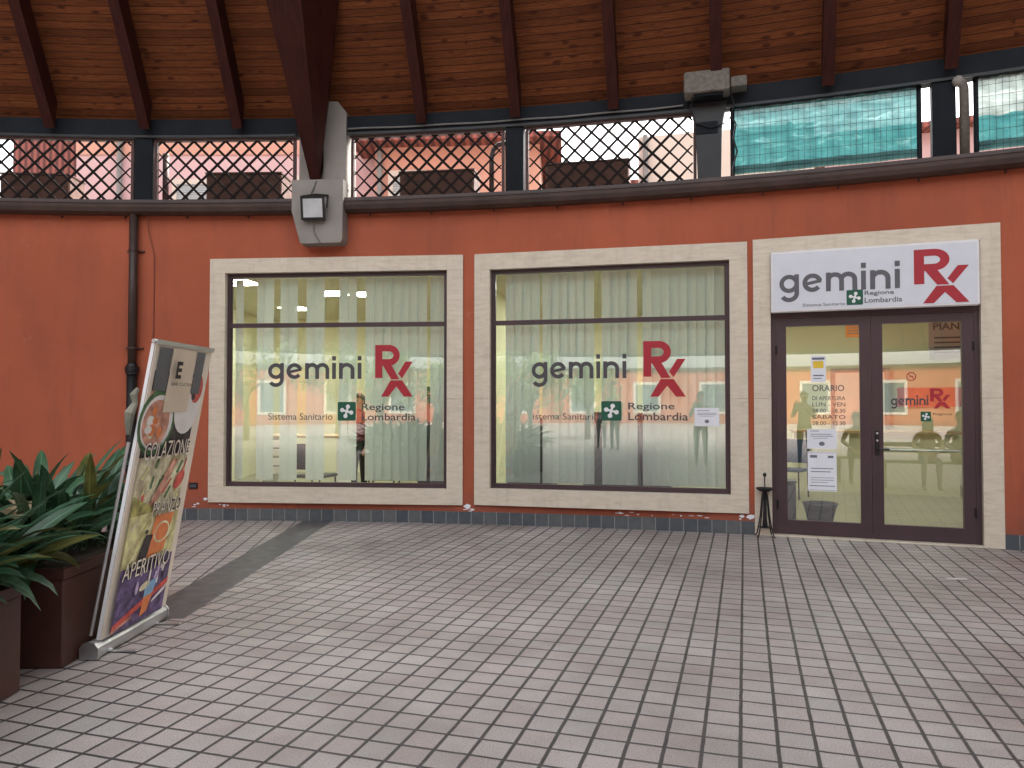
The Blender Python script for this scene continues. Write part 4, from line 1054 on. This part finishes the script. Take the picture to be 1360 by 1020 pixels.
# bench to the right, out of frame but mirrored by the door glass
FBN = Free((3.40, 2.22, 0), 200.2)
bn = THING('bench', (3.40, 2.22, 0), 'long blue grey metal bench mirrored in right door leaf', 'bench')
mb = MB(); [mb.bbox(FBN, -1.0, 1.0, -.22 + i * .11, -.13 + i * .11, .44, .47, .006) for i in range(4)]; OBJ('seat', mb, M['steel'], bn)
mb = MB(); [mb.bbox(FBN, -1.0, 1.0, .24, .265, .60 + i * .11, .68 + i * .11, .006) for i in range(2)]; OBJ('backrest', mb, M['steel'], bn)
for x in (-.85, .85):
    mb = MB(); mb.tube([FBN(x, -.2, .005), FBN(x, -.18, .43)], .022, 8); mb.tube([FBN(x, .26, .005), FBN(x, .235, .44), FBN(x, .255, .82)], .022, 8); OBJ('leg', mb, M['black'], bn)
FB2 = Free((1.98, 1.93, 0), 200.2)
b2 = THING('bench', (1.98, 1.93, 0), 'short blue grey metal bench mirrored in left door leaf', 'bench')
mb = MB(); [mb.bbox(FB2, -.45, .40, -.22 + i * .11, -.13 + i * .11, .44, .47, .006) for i in range(4)]; OBJ('seat', mb, M['steel'], b2)
for x in (-.35, .32):
    mb = MB(); mb.tube([FB2(x, -.2, .005), FB2(x, -.18, .43)], .022, 8); mb.tube([FB2(x, .2, .005), FB2(x, .18, .43)], .022, 8); OBJ('leg', mb, M['black'], b2)
def onbench(x): return FBN(x, .02, 0)
person(onbench(-.38), 200.2, 'seated person with crossed legs, blue grey top and white shoes, mirrored in right door leaf', cross, plain('bluegrey_top', (.20, .25, .33), .8), jeans, M['white'], H_grey)
person(onbench(.14), 200.2, 'seated person with long dark hair, beige jacket and jeans, mirrored in right door leaf', sit, plain('beige_jacket', (.55, .44, .26), .8, var=.3, scale=8), jeans, M['black'], H_dark, hairlen=.16, h=1.62)
person((1.98, 1.95, 0), 200.2, 'seated person in black clothes mirrored in left door leaf', sit, darkc, darkc, M['black'], H_dark, h=1.68)
# people in the middle of the courtyard, mirrored by the windows
person((-4.4, -6.2, 0), 185, 'standing person in grey coat mirrored in the middle window', stand, plain('grey_coat', (.16, .17, .17), .8), darkc, M['black'], H_dark)
person((-3.7, -5.5, 0), 170, 'standing person in dark green coat mirrored in the middle window', stand, plain('green_coat', (.05, .08, .06), .8), darkc, M['black'], H_grey, h=1.66)
# inside
person(P(4.55, 1.75, .012), 30, 'person with dark hair and burgundy patterned jacket seen between the blind slats', stand, m_weave('burgundy_pattern', (.16, .02, .03), (.02, .01, .012), 18), darkc, M['black'], H_dark, h=1.62)

# ================================================================ STREET FURNITURE
# ashtray stand
c0 = Vector((2.83, 8.50, 0)); at_ = THING('ashtray_stand', c0, 'black wrought iron ashtray stand with ball finial beside the door surround', 'ashtray')
mb = MB(); mb.lathe(c0, [(.01, .505), (.05, .51), (.085, .53), (.098, .545), (.094, .55), (.08, .538), (.04, .522), (.012, .52), (.006, .53), (.006, .67), (.012, .675), (.020, .69), (.020, .70), (.012, .715), (.002, .72)], 24); OBJ('bowl', mb, M['black'], at_, smooth=True)
mb = MB(); mb.lathe(c0, [(.02, .10), (.03, .12), (.022, .2), (.018, .4), (.022, .50), (.03, .504)], 14); OBJ('stem', mb, M['black'], at_, smooth=True)
for k in range(4):
    a = rad(35 + 90 * k); dx, dy = math.cos(a), math.sin(a)
    mb = MB(); mb.tube([c0 + Vector((dx * r_, dy * r_, z)) for r_, z in ((.03, .49), (.045, .40), (.06, .25), (.085, .12), (.11, .03), (.13, .006), (.125, .02))], .007, 6); OBJ('leg', mb, M['black'], at_)
mb = MB(); mb.tube([c0 + Vector((.06 * math.cos(2 * math.pi * k / 16), .06 * math.sin(2 * math.pi * k / 16), .11)) for k in range(17)], .005, 6)
for k in range(4):
    a = rad(35 + 90 * k); mb.tube([c0 + Vector((math.cos(a) * .02, math.sin(a) * .02, .11)), c0 + Vector((math.cos(a) * .085, math.sin(a) * .085, .11))], .005, 6)
OBJ('ring', mb, M['black'], at_)

# planters on the left
def planter(x1, y0, y1, z1, label, w_=1.0):
    t = THING('planter', (x1 - w_ / 2, (y0 + y1) / 2, 0), label, 'planter', 'dark red planters')
    mb = MB(); F = WORLD; th_ = .03
    mb.bbox(F, x1 - w_, x1, y0, y1, .004, z1 - .06, .006)
    OBJ('box', mb, M['corten'], t)
    mb = MB()
    for a in ((x1 - w_ - .006, x1 + .006, y0 - .006, y0 + th_), (x1 - w_ - .006, x1 + .006, y1 - th_, y1 + .006), (x1 - w_ - .006, x1 - w_ + th_, y0 + th_, y1 - th_), (x1 - th_, x1 + .006, y0 + th_, y1 - th_)):
        mb.box(F, *a, z1 - .059, z1)
    OBJ('rim', mb, M['corten'], t)
    mb = MB(); mb.box(F, x1 - w_ + th_, x1 - th_, y0 + th_, y1 - th_, z1 - .058, z1 - .03); OBJ('soil', mb, M['soil'], t)
planter(-2.535, 4.30, 5.55, .56, 'dark red brown square planter with roll-up banner standing against it')
planter(-2.555, 2.70, 3.97, .56, 'nearest dark red brown planter at left edge of the picture', 1.1)

def leafblade(mb, base, az, el, L, wmax, droop, twist=0, n=9, mi=0):
    d = Vector((math.cos(az) * math.cos(el), math.sin(az) * math.cos(el), math.sin(el))); p = Vector(base); v0 = len(mb.v)
    side = d.cross(Vector((0, 0, 1))).normalized(); side = Matrix.Rotation(twist, 3, d) @ side
    rows = []
    for i in range(n + 1):
        s_ = i / n
        prof = .07 if s_ < .18 else (math.sin(math.pi * min(1, (s_ - .15) / .85)) ** .75)
        w_ = wmax * max(.03, prof) / 2; nn = side.cross(d).normalized()
        rows.append((p - side * w_ + nn * w_ * .35, p.copy(), p + side * w_ + nn * w_ * .35))
        p = p + d * (L / n)
        ax = Vector((0, 0, 1)).cross(d)
        if ax.length > 1e-3:
            d = Matrix.Rotation(droop / n * (.3 + 1.4 * s_), 3, ax.normalized()) @ d
        side = (side - d * side.dot(d)).normalized()
    for k, r_ in enumerate(rows):
        for q, u in zip(r_, (0, .5, 1)): mb.v.append(q); mb.uv.append((u, k / n))
    for k in range(n):
        for q in range(2):
            a = v0 + k * 3 + q; mb.f.append((a, a + 1, a + 4, a + 3)); mb.m.append(mi)
def bush(x0, x1, y0, y1, z, n, label, Lr=(.45, .75), seed=3, lim=9):
    rnd = random.Random(seed); mb = MB()
    for i in range(n):
        bx, by = rnd.uniform(x0, x1), rnd.uniform(y0, y1)
        az = rnd.uniform(0, 2 * math.pi); cxm, cym = (x0 + x1) / 2, (y0 + y1) / 2
        out = math.atan2(by - cym, bx - cxm); az = out + rnd.gauss(0, .9)
        el = rnd.uniform(.45, 1.35)
        nv, nf = len(mb.v), len(mb.f)
        leafblade(mb, (bx, by, z), az, el, rnd.uniform(*Lr), rnd.uniform(.06, .10), rnd.uniform(.5, 1.9), rnd.uniform(-.6, .6), mi=1 if rnd.random() < .07 else 0)
        if max(p.x for p in mb.v[nv:]) > lim: del mb.v[nv:], mb.uv[nv:], mb.f[nf:], mb.m[nf:]
    mb.smooth = True
    return OBJ('leafy_plant', mb, [M['leaf'], M['leaf2']], label=label, cat='plant', group='dark leaved plants in the planters')
bush(-3.42, -2.76, 4.40, 5.3, .53, 430, 'dense dark green broad leaved plant in the planter behind the banner', (.48, .86), 5, -2.47)
bush(-3.45, -2.64, 3.05, 3.92, .53, 470, 'dark green broad leaved plant in nearest planter, drooping over its rim', (.42, .78), 11)
cbx = THING('cardboard_tray', (-2.95, 4.5, .85), 'tan cardboard tray resting among the leaves of the rear plant', 'box')
Fc = Free((-2.84, 4.32, .86), 20)
mb = MB(); mb.bbox(Fc, -.15, .14, -.09, .09, 0, .018, .004); mb.loft([[Fc(-.15, -.09, .018), Fc(.14, -.09, .018), Fc(.14, -.075, .018), Fc(-.15, -.075, .018)], [Fc(-.15, -.11, .06), Fc(.14, -.11, .06), Fc(.14, -.10, .06), Fc(-.15, -.10, .06)]]); OBJ('tray', mb, M['card'], cbx)
mb = MB(); mb.loft([[Fc(-.15, .06, .018), Fc(.14, .06, .018), Fc(.14, .075, .018), Fc(-.15, .075, .018)], [Fc(-.17, .10, .07), Fc(.12, .10, .07), Fc(.12, .11, .07), Fc(-.17, .11, .07)]]); OBJ('flap', mb, M['card'], cbx)

# ---- roll-up banner
ban = THING('rollup_banner', (-2.45, 4.88, 0), 'tilted roll-up banner with food pictures leaning beside the planter', 'banner')
class Ban:   # x along the banner (0 = near end), y = depth, z = up the leaning sheet
    o = Vector((-2.425, 4.50, .10)); t = (Vector((-2.40, 5.30, .10)) - Vector((-2.425, 4.50, .10))).normalized()
    upv = Vector((.165, .02, 1)).normalized()
    def __call__(s, x, y, z):
        n = s.t.cross(s.upv).normalized()       # points towards +X side
        return s.o + s.t * x + s.upv * z + n * (-y)
FBA = Ban()
# note: t x up = +X-ish; y negative is towards the viewer
n_ = FBA.t.cross(FBA.upv)
BW, BH = .78, 1.78
mb = MB(); mb.box(FBA, 0, BW, 0, .003, 0, BH); OBJ('sheet', mb, M['cream'], ban)
cols = {k: plain(k, c, .5, var=v, scale=s_, bmp=0) for k, c, v, s_ in (('print_grey', (.14, .15, .155), .1, 4), ('print_green', (.09, .20, .08), .6, 14), ('print_meat', (.78, .34, .24), .6, 12), ('print_dough', (.85, .70, .45), .5, 10), ('print_plate', (.90, .88, .84), .08, 6), ('print_orange', (.88, .27, .09), .25, 8), ('print_purple', (.14, .10, .22), .8, 16), ('print_lilac', (.55, .45, .66), .5, 16), ('print_red', (.70, .12, .09), .5, 9), ('print_blue', (.28, .52, .75), .3, 6), ('print_olive', (.45, .42, .14), .6, 12), ('print_black', (.06, .05, .05), .5, 18), ('print_yellow', (.86, .76, .36), .4, 14))}
names = list(cols); mats = [M['tan']] + [cols[n] for n in names]; ix = {n: i + 1 for i, n in enumerate(names)}
pm = MB(); lay = [0]
x0, x1 = .045, BW - .105
def PX(u): return x0 + u * (x1 - x0)
def lay_poly(pts, mi):
    lay[0] += 1; pm.poly(FBA, [(PX(u), z) for u, z in pts], -.001 - lay[0] * .00025, mi)
def rect(u0, u1, z0, z1, mi): lay_poly([(u0, z0), (u1, z0), (u1, z1), (u0, z1)], mi)
def ell(u, z, ru, rz, mi, a=0, n=22):
    lay_poly([(u + ru * math.cos(2 * math.pi * k / n) * math.cos(a) - rz * math.sin(2 * math.pi * k / n) * math.sin(a) * .6, z + rz * math.sin(2 * math.pi * k / n) * math.cos(a) + ru * math.cos(2 * math.pi * k / n) * math.sin(a) * .6) for k in range(n)], mi)
rb = random.Random(4)
# photograph 1: plates on a dark table
rect(0, 1, 1.08, 1.62, ix['print_black']); rect(0, .35, 1.35, 1.5, ix['print_meat'])
ell(.22, 1.30, .36, .21, ix['print_green']); ell(.22, 1.295, .31, .175, ix['print_plate']); ell(.2, 1.29, .26, .15, ix['print_meat'])
for _ in range(9): ell(.2 + rb.uniform(-.14, .14), 1.29 + rb.uniform(-.09, .09), rb.uniform(.04, .08), rb.uniform(.02, .04), ix[rb.choice(['print_dough', 'print_plate', 'print_orange', 'print_dough'])])
ell(.80, 1.40, .28, .19, ix['print_plate']); ell(.95, 1.52, .13, .10, ix['print_red'])
for _ in range(8): ell(.86 + rb.uniform(-.08, .1), 1.47 + rb.uniform(-.05, .10), .04, .022, ix[rb.choice(['print_meat', 'print_black', 'print_red'])])
rect(0, .26, 1.495, 1.765, ix['print_grey']); rect(.80, 1, 1.48, 1.765, ix['print_grey'])
rect(.27, .79, 1.36, BH - .01, 0)
# photograph 2: salad and sandwich
rect(0, 1, .72, 1.08, ix['print_dough'])
for _ in range(26):
    u, z = rb.uniform(.0, .95), rb.uniform(.74, 1.04); a = rb.uniform(.7, 1.2); L = rb.uniform(.10, .26); w_ = rb.uniform(.02, .05)
    du, dz = math.cos(a) * L, math.sin(a) * L * .5
    u1, z1 = min(1, u + du), min(1.075, z + dz)
    lay_poly([(u, z), (min(1, u + w_), z - .01), (u1, z1), (max(0, u1 - w_), min(1.075, z1 + .008))], ix[rb.choice(['print_green', 'print_green', 'print_dough', 'print_red', 'print_olive', 'print_plate', 'print_yellow'])])
lay_poly([(.3, .76), (.42, .75), (.78, 1.04), (.66, 1.05)], ix['print_meat']); ell(.88, .90, .12, .055, ix['print_red'], .5)
lay_poly([(0, .72), (.55, .72), (.4, .76), (.1, .82), (0, .85)], ix['print_olive'])
# photograph 3: orange glass on pale grass
rect(0, 1, .40, .72, ix['print_yellow'])
for _ in range(22):
    u, z = rb.uniform(0, .9), rb.uniform(.41, .66); lay_poly([(u, z), (u + .02, z), (min(1, u + .12), z + .05), (min(1, u + .10), z + .05)], ix[rb.choice(['print_dough', 'print_plate', 'print_olive', 'print_yellow'])])
lay_poly([(.42, .42), (.78, .44), (.88, .68), (.50, .70)], ix['print_orange']); ell(.68, .57, .16, .07, ix['print_dough']); ell(.68, .57, .135, .058, ix['print_orange'])
lay_poly([(.26, .41), (.44, .42), (.50, .57), (.36, .58), (.30, .50)], ix['print_black']); ell(.36, .60, .03, .014, ix['print_black'])
# photograph 4: purple bar with blue and orange drink
rect(0, 1, .01, .40, ix['print_purple'])
for _ in range(16): ell(rb.uniform(.3, .95), rb.uniform(.2, .37), rb.uniform(.015, .03), rb.uniform(.025, .05), ix[rb.choice(['print_lilac', 'print_lilac', 'print_purple', 'print_plate'])])
lay_poly([(0, .07), (0, .03), (1, .19), (1, .23)], ix['print_red']); lay_poly([(0, .02), (.35, .06), (.33, .075), (0, .04)], ix['print_meat']); lay_poly([(.7, .10), (.95, .15), (1, .19), (.72, .12)], ix['print_plate'])
lay_poly([(.50, .04), (.64, .06), (.70, .17), (.52, .16)], ix['print_orange']); lay_poly([(.52, .16), (.70, .17), (.74, .26), (.52, .25)], ix['print_blue']); ell(.50, .24, .10, .025, ix['print_dough'], .2)
OBJ('picture', pm, mats, ban)
tx = MB(); yy = -.001 - (lay[0] + 6) * .00025
def btext(s_, u0, u1, z0, z1, dx=.0, mi=0, dy=0, bold=.02): text(FBA, s_, PX(u0) + dx, PX(u1) + dx, z0, z1, yy - dy, None, None, mb=tx, mi=mi, bold=bold)
btext('E', .33, .45, 1.58, 1.69, bold=.04); btext('BAR CUCINA', .28, .74, 1.535, 1.555, bold=0)
for s_, u0, u1, z0, z1 in (('COLAZIONE', .0, .93, 1.07, 1.18), ('PRANZO', .38, .97, .69, .79), ('APERITIVO', .02, .93, .33, .435)):
    btext(s_, u0, u1, z0, z1, mi=0, bold=.055); btext(s_, u0, u1, z0, z1, mi=1, dy=.0008, bold=.0)
OBJ('lettering', tx, [M['black'], M['cream']], ban)
mb = MB(); mb.box(FBA, -.01, BW + .01, -.012, .016, BH, BH + .028); mb.tube([FBA(-.035, .002, BH + .015), FBA(-.01, .002, BH + .015)], .012, 8); OBJ('top_bar', mb, M['aluminium'], ban)
mb = MB(); mb.box(FBA, -.006, .014, .006, .026, 0, BH); OBJ('support_pole', mb, M['white'], ban)
mb = MB(); mb.tube([FBA(-.01, .06, .02), FBA(-.02, .045, BH * .66)], .010, 8); OBJ('support_pole', mb, M['aluminium'], ban)
Fb = Free((-2.45, 4.88, 0), 90 - 1.2)   # base, x runs along -? tangent
Fb.t = Vector((.027, 1, 0)).normalized(); Fb.n = Vector((-1, .027, 0)).normalized()
mb = MB()
prof = [(-.045, .012), (-.05, .03), (-.05, .07), (-.03, .095), (0, .103), (.03, .095), (.05, .07), (.05, .03), (.045, .012)]
mb.loft([[Fb(x, y, z) for y, z in prof] for x in (-.42, .40)]); OBJ('base', mb, M['aluminium'], ban)
mb = MB(); prof2 = [(y * 1.12, .054 + (z - .054) * 1.12) for y, z in prof]
for x0_, x1_ in ((-.445, -.4205), (.4005, .42)):
    mb = MB(); mb.loft([[Fb(x, y, z) for y, z in prof2] for x in (x0_, x1_)]); OBJ('end_cap', mb, M['aluminium'], ban)
for x in (-.28, .28):
    mb = MB(); mb.bbox(Fb, x - .016, x + .016, -.20, .0, .004, .011, .002); OBJ('foot', mb, M['aluminium'], ban)
mb = MB(); rr_ = random.Random(2)
pts = [FBA(-.02, .05, 1.50), FBA(-.035, .06, 1.46), FBA(-.02, .05, 1.41), FBA(-.04, .06, 1.35), FBA(-.03, .06, 1.29), FBA(-.03, .05, 1.22)]
mb.tube(pts, [.010, .022, .017, .03, .024, .012], 8); OBJ('rag', mb, plain('grey_rag', (.22, .22, .17), .9, var=.3), ban)
pap = MB(); pap.add([(3.69, 6.44, .006), (3.86, 6.43, .006), (3.87, 6.50, .006), (3.70, 6.51, .006)], [(0, 1, 2, 3)])
OBJ('tile_patch', pap, plain('pale_tile_patch', (.62, .60, .58), .5, bmp=0), label='pale flat scrap lying on the paving before the door', cat='scrap')

# ================================================================ REST OF THE RING (seen in the glass)
opp = THING('courtyard_ring_building', (CX, CY - R, 0), 'orange ring building across the courtyard mirrored in the glass', 'building')
mb = MB(); mb.arc(40, 326, 0, .3, 0, 3.98, 2); OBJ('wall', mb, M['wall'], opp)
mb = MB(); mb.arc(40, 326, -.2, 0, 3.9, 4.08, 2); OBJ('gutter', mb, M['gutter'], opp)
mb = MB(); mb.arc(40, 326, -.06, .12, 4.93, 5.155, 2); OBJ('ring_beam', mb, M['steel'], opp)
mb = MB(); mb.arc(40, 326, .02, 7, 3.981, 4.06, 3); OBJ('terrace_slab', mb, M['conc'], opp)
for i in range(24):
    ph = 50 + 11.4 * i; F = Frame(ph - 2.2, ph + 2.2)
    f = OBJ('window', surround(F, 1.0, .7, 3.05, .82, .88, 2.85, .1, proud=-.05), M['cremef'], opp)
    mb = MB(); mb.box(F, -.82, .82, -.02, .0, .88, 2.85); OBJ('pane', mb, M['wglass'], f)

# ---- trees in the courtyard (bright in the reflections)
def tree(x, y, h, r, seed, label, z0=0, n=1500):
    rnd = random.Random(seed); t = THING('courtyard_tree', (x, y, z0), label, 'tree', 'trees around the courtyard')
    mb = MB(); c = Vector((x, y, z0)); mb.tube([c, c + Vector((.05, .02, h * .3)), c + Vector((0, .05, h * .62))], [.13, .10, .05], 8)
    cl = []
    for k in range(11):
        a = rnd.uniform(0, 6.28); q = rnd.uniform(.3, .85) * r; p = c + Vector((math.cos(a) * q, math.sin(a) * q, h * rnd.uniform(.42, .95)))
        mb.tube([c + Vector((0, 0, h * rnd.uniform(.28, .5))), c.lerp(p, .6) + Vector((0, 0, h * .15)), p], [.045, .025, .01], 6); cl.append((p, rnd.uniform(.32, .55) * r))
    OBJ('trunk', mb, M['bark'], t)
    mb = MB()
    for i in range(n):
        p, q = cl[i % len(cl)]; d = Vector((rnd.gauss(0, 1), rnd.gauss(0, 1), rnd.gauss(0, 1))).normalized() * q * rnd.random() ** .45
        o_ = p + d; s_ = rnd.uniform(.06, .13); a = Vector((rnd.gauss(0, 1), rnd.gauss(0, 1), rnd.gauss(0, 1))).normalized(); b = a.orthogonal().normalized(); cc = a.cross(b)
        mb.add([o_ - b * s_, o_ + cc * s_ * .5, o_ + b * s_, o_ - cc * s_ * .5], [(0, 1, 2, 3)], 0, [(0, 0), (.3, 0), (1, 1), (.7, 1)])
    OBJ('crown', mb, M['leafT'], t)
for x, y, h, r, s_ in ((-8.6, -9.5, 3.4, 1.5, 1), (-11.0, -11.0, 3.8, 1.7, 2), (-6.9, -11.5, 3.1, 1.3, 3), (-14, -9, 3.9, 1.8, 4)):
    tree(x, y, h, r, s_, 'leafy courtyard tree glimpsed only as a bright reflection in the window glass')

# ================================================================ BEYOND THE TERRACE
def facade_block(name, o, ang, w_, d_, h_, mat, label, wins=(), roofh=0, band=None, pipes=()):
    F = Free(o, ang); t = THING(name, F(0, 0, 0), label, 'building')
    mb = MB(); mb.box(F, -w_ / 2, w_ / 2, 0, d_, -.05, h_); OBJ('wall', mb, mat, t)
    if roofh:
        mb = MB(); e = .55
        mb.loft([[F(-w_ / 2 - e, -e, h_), F(w_ / 2 + e, -e, h_), F(w_ / 2 + e, d_ + e, h_), F(-w_ / 2 - e, d_ + e, h_)], [F(-w_ / 2 - e, -e, h_ + .14), F(w_ / 2 + e, -e, h_ + .14), F(w_ / 2 + e, d_ + e, h_ + .14), F(-w_ / 2 - e, d_ + e, h_ + .14)], [F(-w_ / 2 + 1.5, d_ / 2 - .1, h_ + roofh), F(w_ / 2 - 1.5, d_ / 2 - .1, h_ + roofh), F(w_ / 2 - 1.5, d_ / 2 + .1, h_ + roofh), F(-w_ / 2 + 1.5, d_ / 2 + .1, h_ + roofh)]])
        OBJ('roof', mb, M['roof'], t)
    if band:
        mb = MB(); mb.box(F, -w_ / 2, w_ / 2, -.03, -.002, *band[:2]); OBJ('painted_band', mb, band[2], t)
    for x, z, ww, hh, m_ in wins:
        mb = MB()
        for a in ((x - ww / 2 - .12, x + ww / 2 + .12, z - .14, z), (x - ww / 2 - .12, x + ww / 2 + .12, z + hh, z + hh + .14), (x - ww / 2 - .12, x - ww / 2, z, z + hh), (x + ww / 2, x + ww / 2 + .12, z, z + hh)): mb.box(F, a[0], a[1], -.07, -.003, a[2], a[3])
        f = OBJ('window', mb, M['cremef'], t)
        mb = MB()
        if m_ is M['shutter']:
            q = z + .01
            while q < z + hh - .03: mb.box(F, x - ww / 2, x + ww / 2, -.05, -.02, q, q + .045); q += .06
        mb.box(F, x - ww / 2, x + ww / 2, -.019, -.003, z, z + hh); OBJ('shutter' if m_ is M['shutter'] else 'pane', mb, m_, f)
    for x in pipes:
        mb = MB(); mb.tube([F(x, -.1, 0), F(x, -.1, h_)], .07, 8); OBJ('downpipe', mb, M['wire'], t)
    return t
facade_block('apartment_block', (-7.5, 20.0, 0), 0, 8.2, 8, 11.6, M['pink'], 'pale pink apartment block seen through the left lattice screens', [(-.9, 5.4, 1.0, 1.9, M['shutter']), (2.4, 6.2, 1.0, 1.2, M['wglass'])], 1.2, (8.1, 8.6, M['orangef']), (-2.9,))
facade_block('apartment_block', (-1.4, 19.0, 0), 4, 4.2, 8, 8.0, M['orangef'], 'orange house with grey shuttered window right of concrete pier', [(-1.25, 5.9, .75, 1.35, M['shutter'])], 1.6, None, (-1.95,))
facade_block('distant_house', (-14.75, 24.0, 0), 0, 2.4, 7, 10.6, M['roof'], 'brick red rooftop storey glimpsed at far left behind lattice', [(.3, 6.2, .8, 1.2, M['wglass'])], 0)
facade_block('distant_house', (2.0, 24.0, 0), 3, 4.6, 7, 8.3, M['mauve'], 'mauve house with dark eaves behind fourth lattice screen', [(-.6, 5.3, .9, 1.2, M['wglass'])], 1.3)
facade_block('distant_house', (5.5, 19.5, 0), 14, 4.4, 8, 8.6, M['cremef'], 'cream house with red band behind lattice left of black post', [(-.7, 5.2, .9, .9, M['shutter'])], 0, (6.2, 6.9, M['roof']), (-2.0, 1.6))
facade_block('distant_house', (13.0, 19.5, 0), 24, 9.0, 8, 8.8, M['pink'], 'pink house behind the shade nets at right', [(-2.0, 5.2, 1.0, 1.4, M['wglass']), (1.6, 5.2, 1.0, 1.4, M['wglass'])], 1.4)
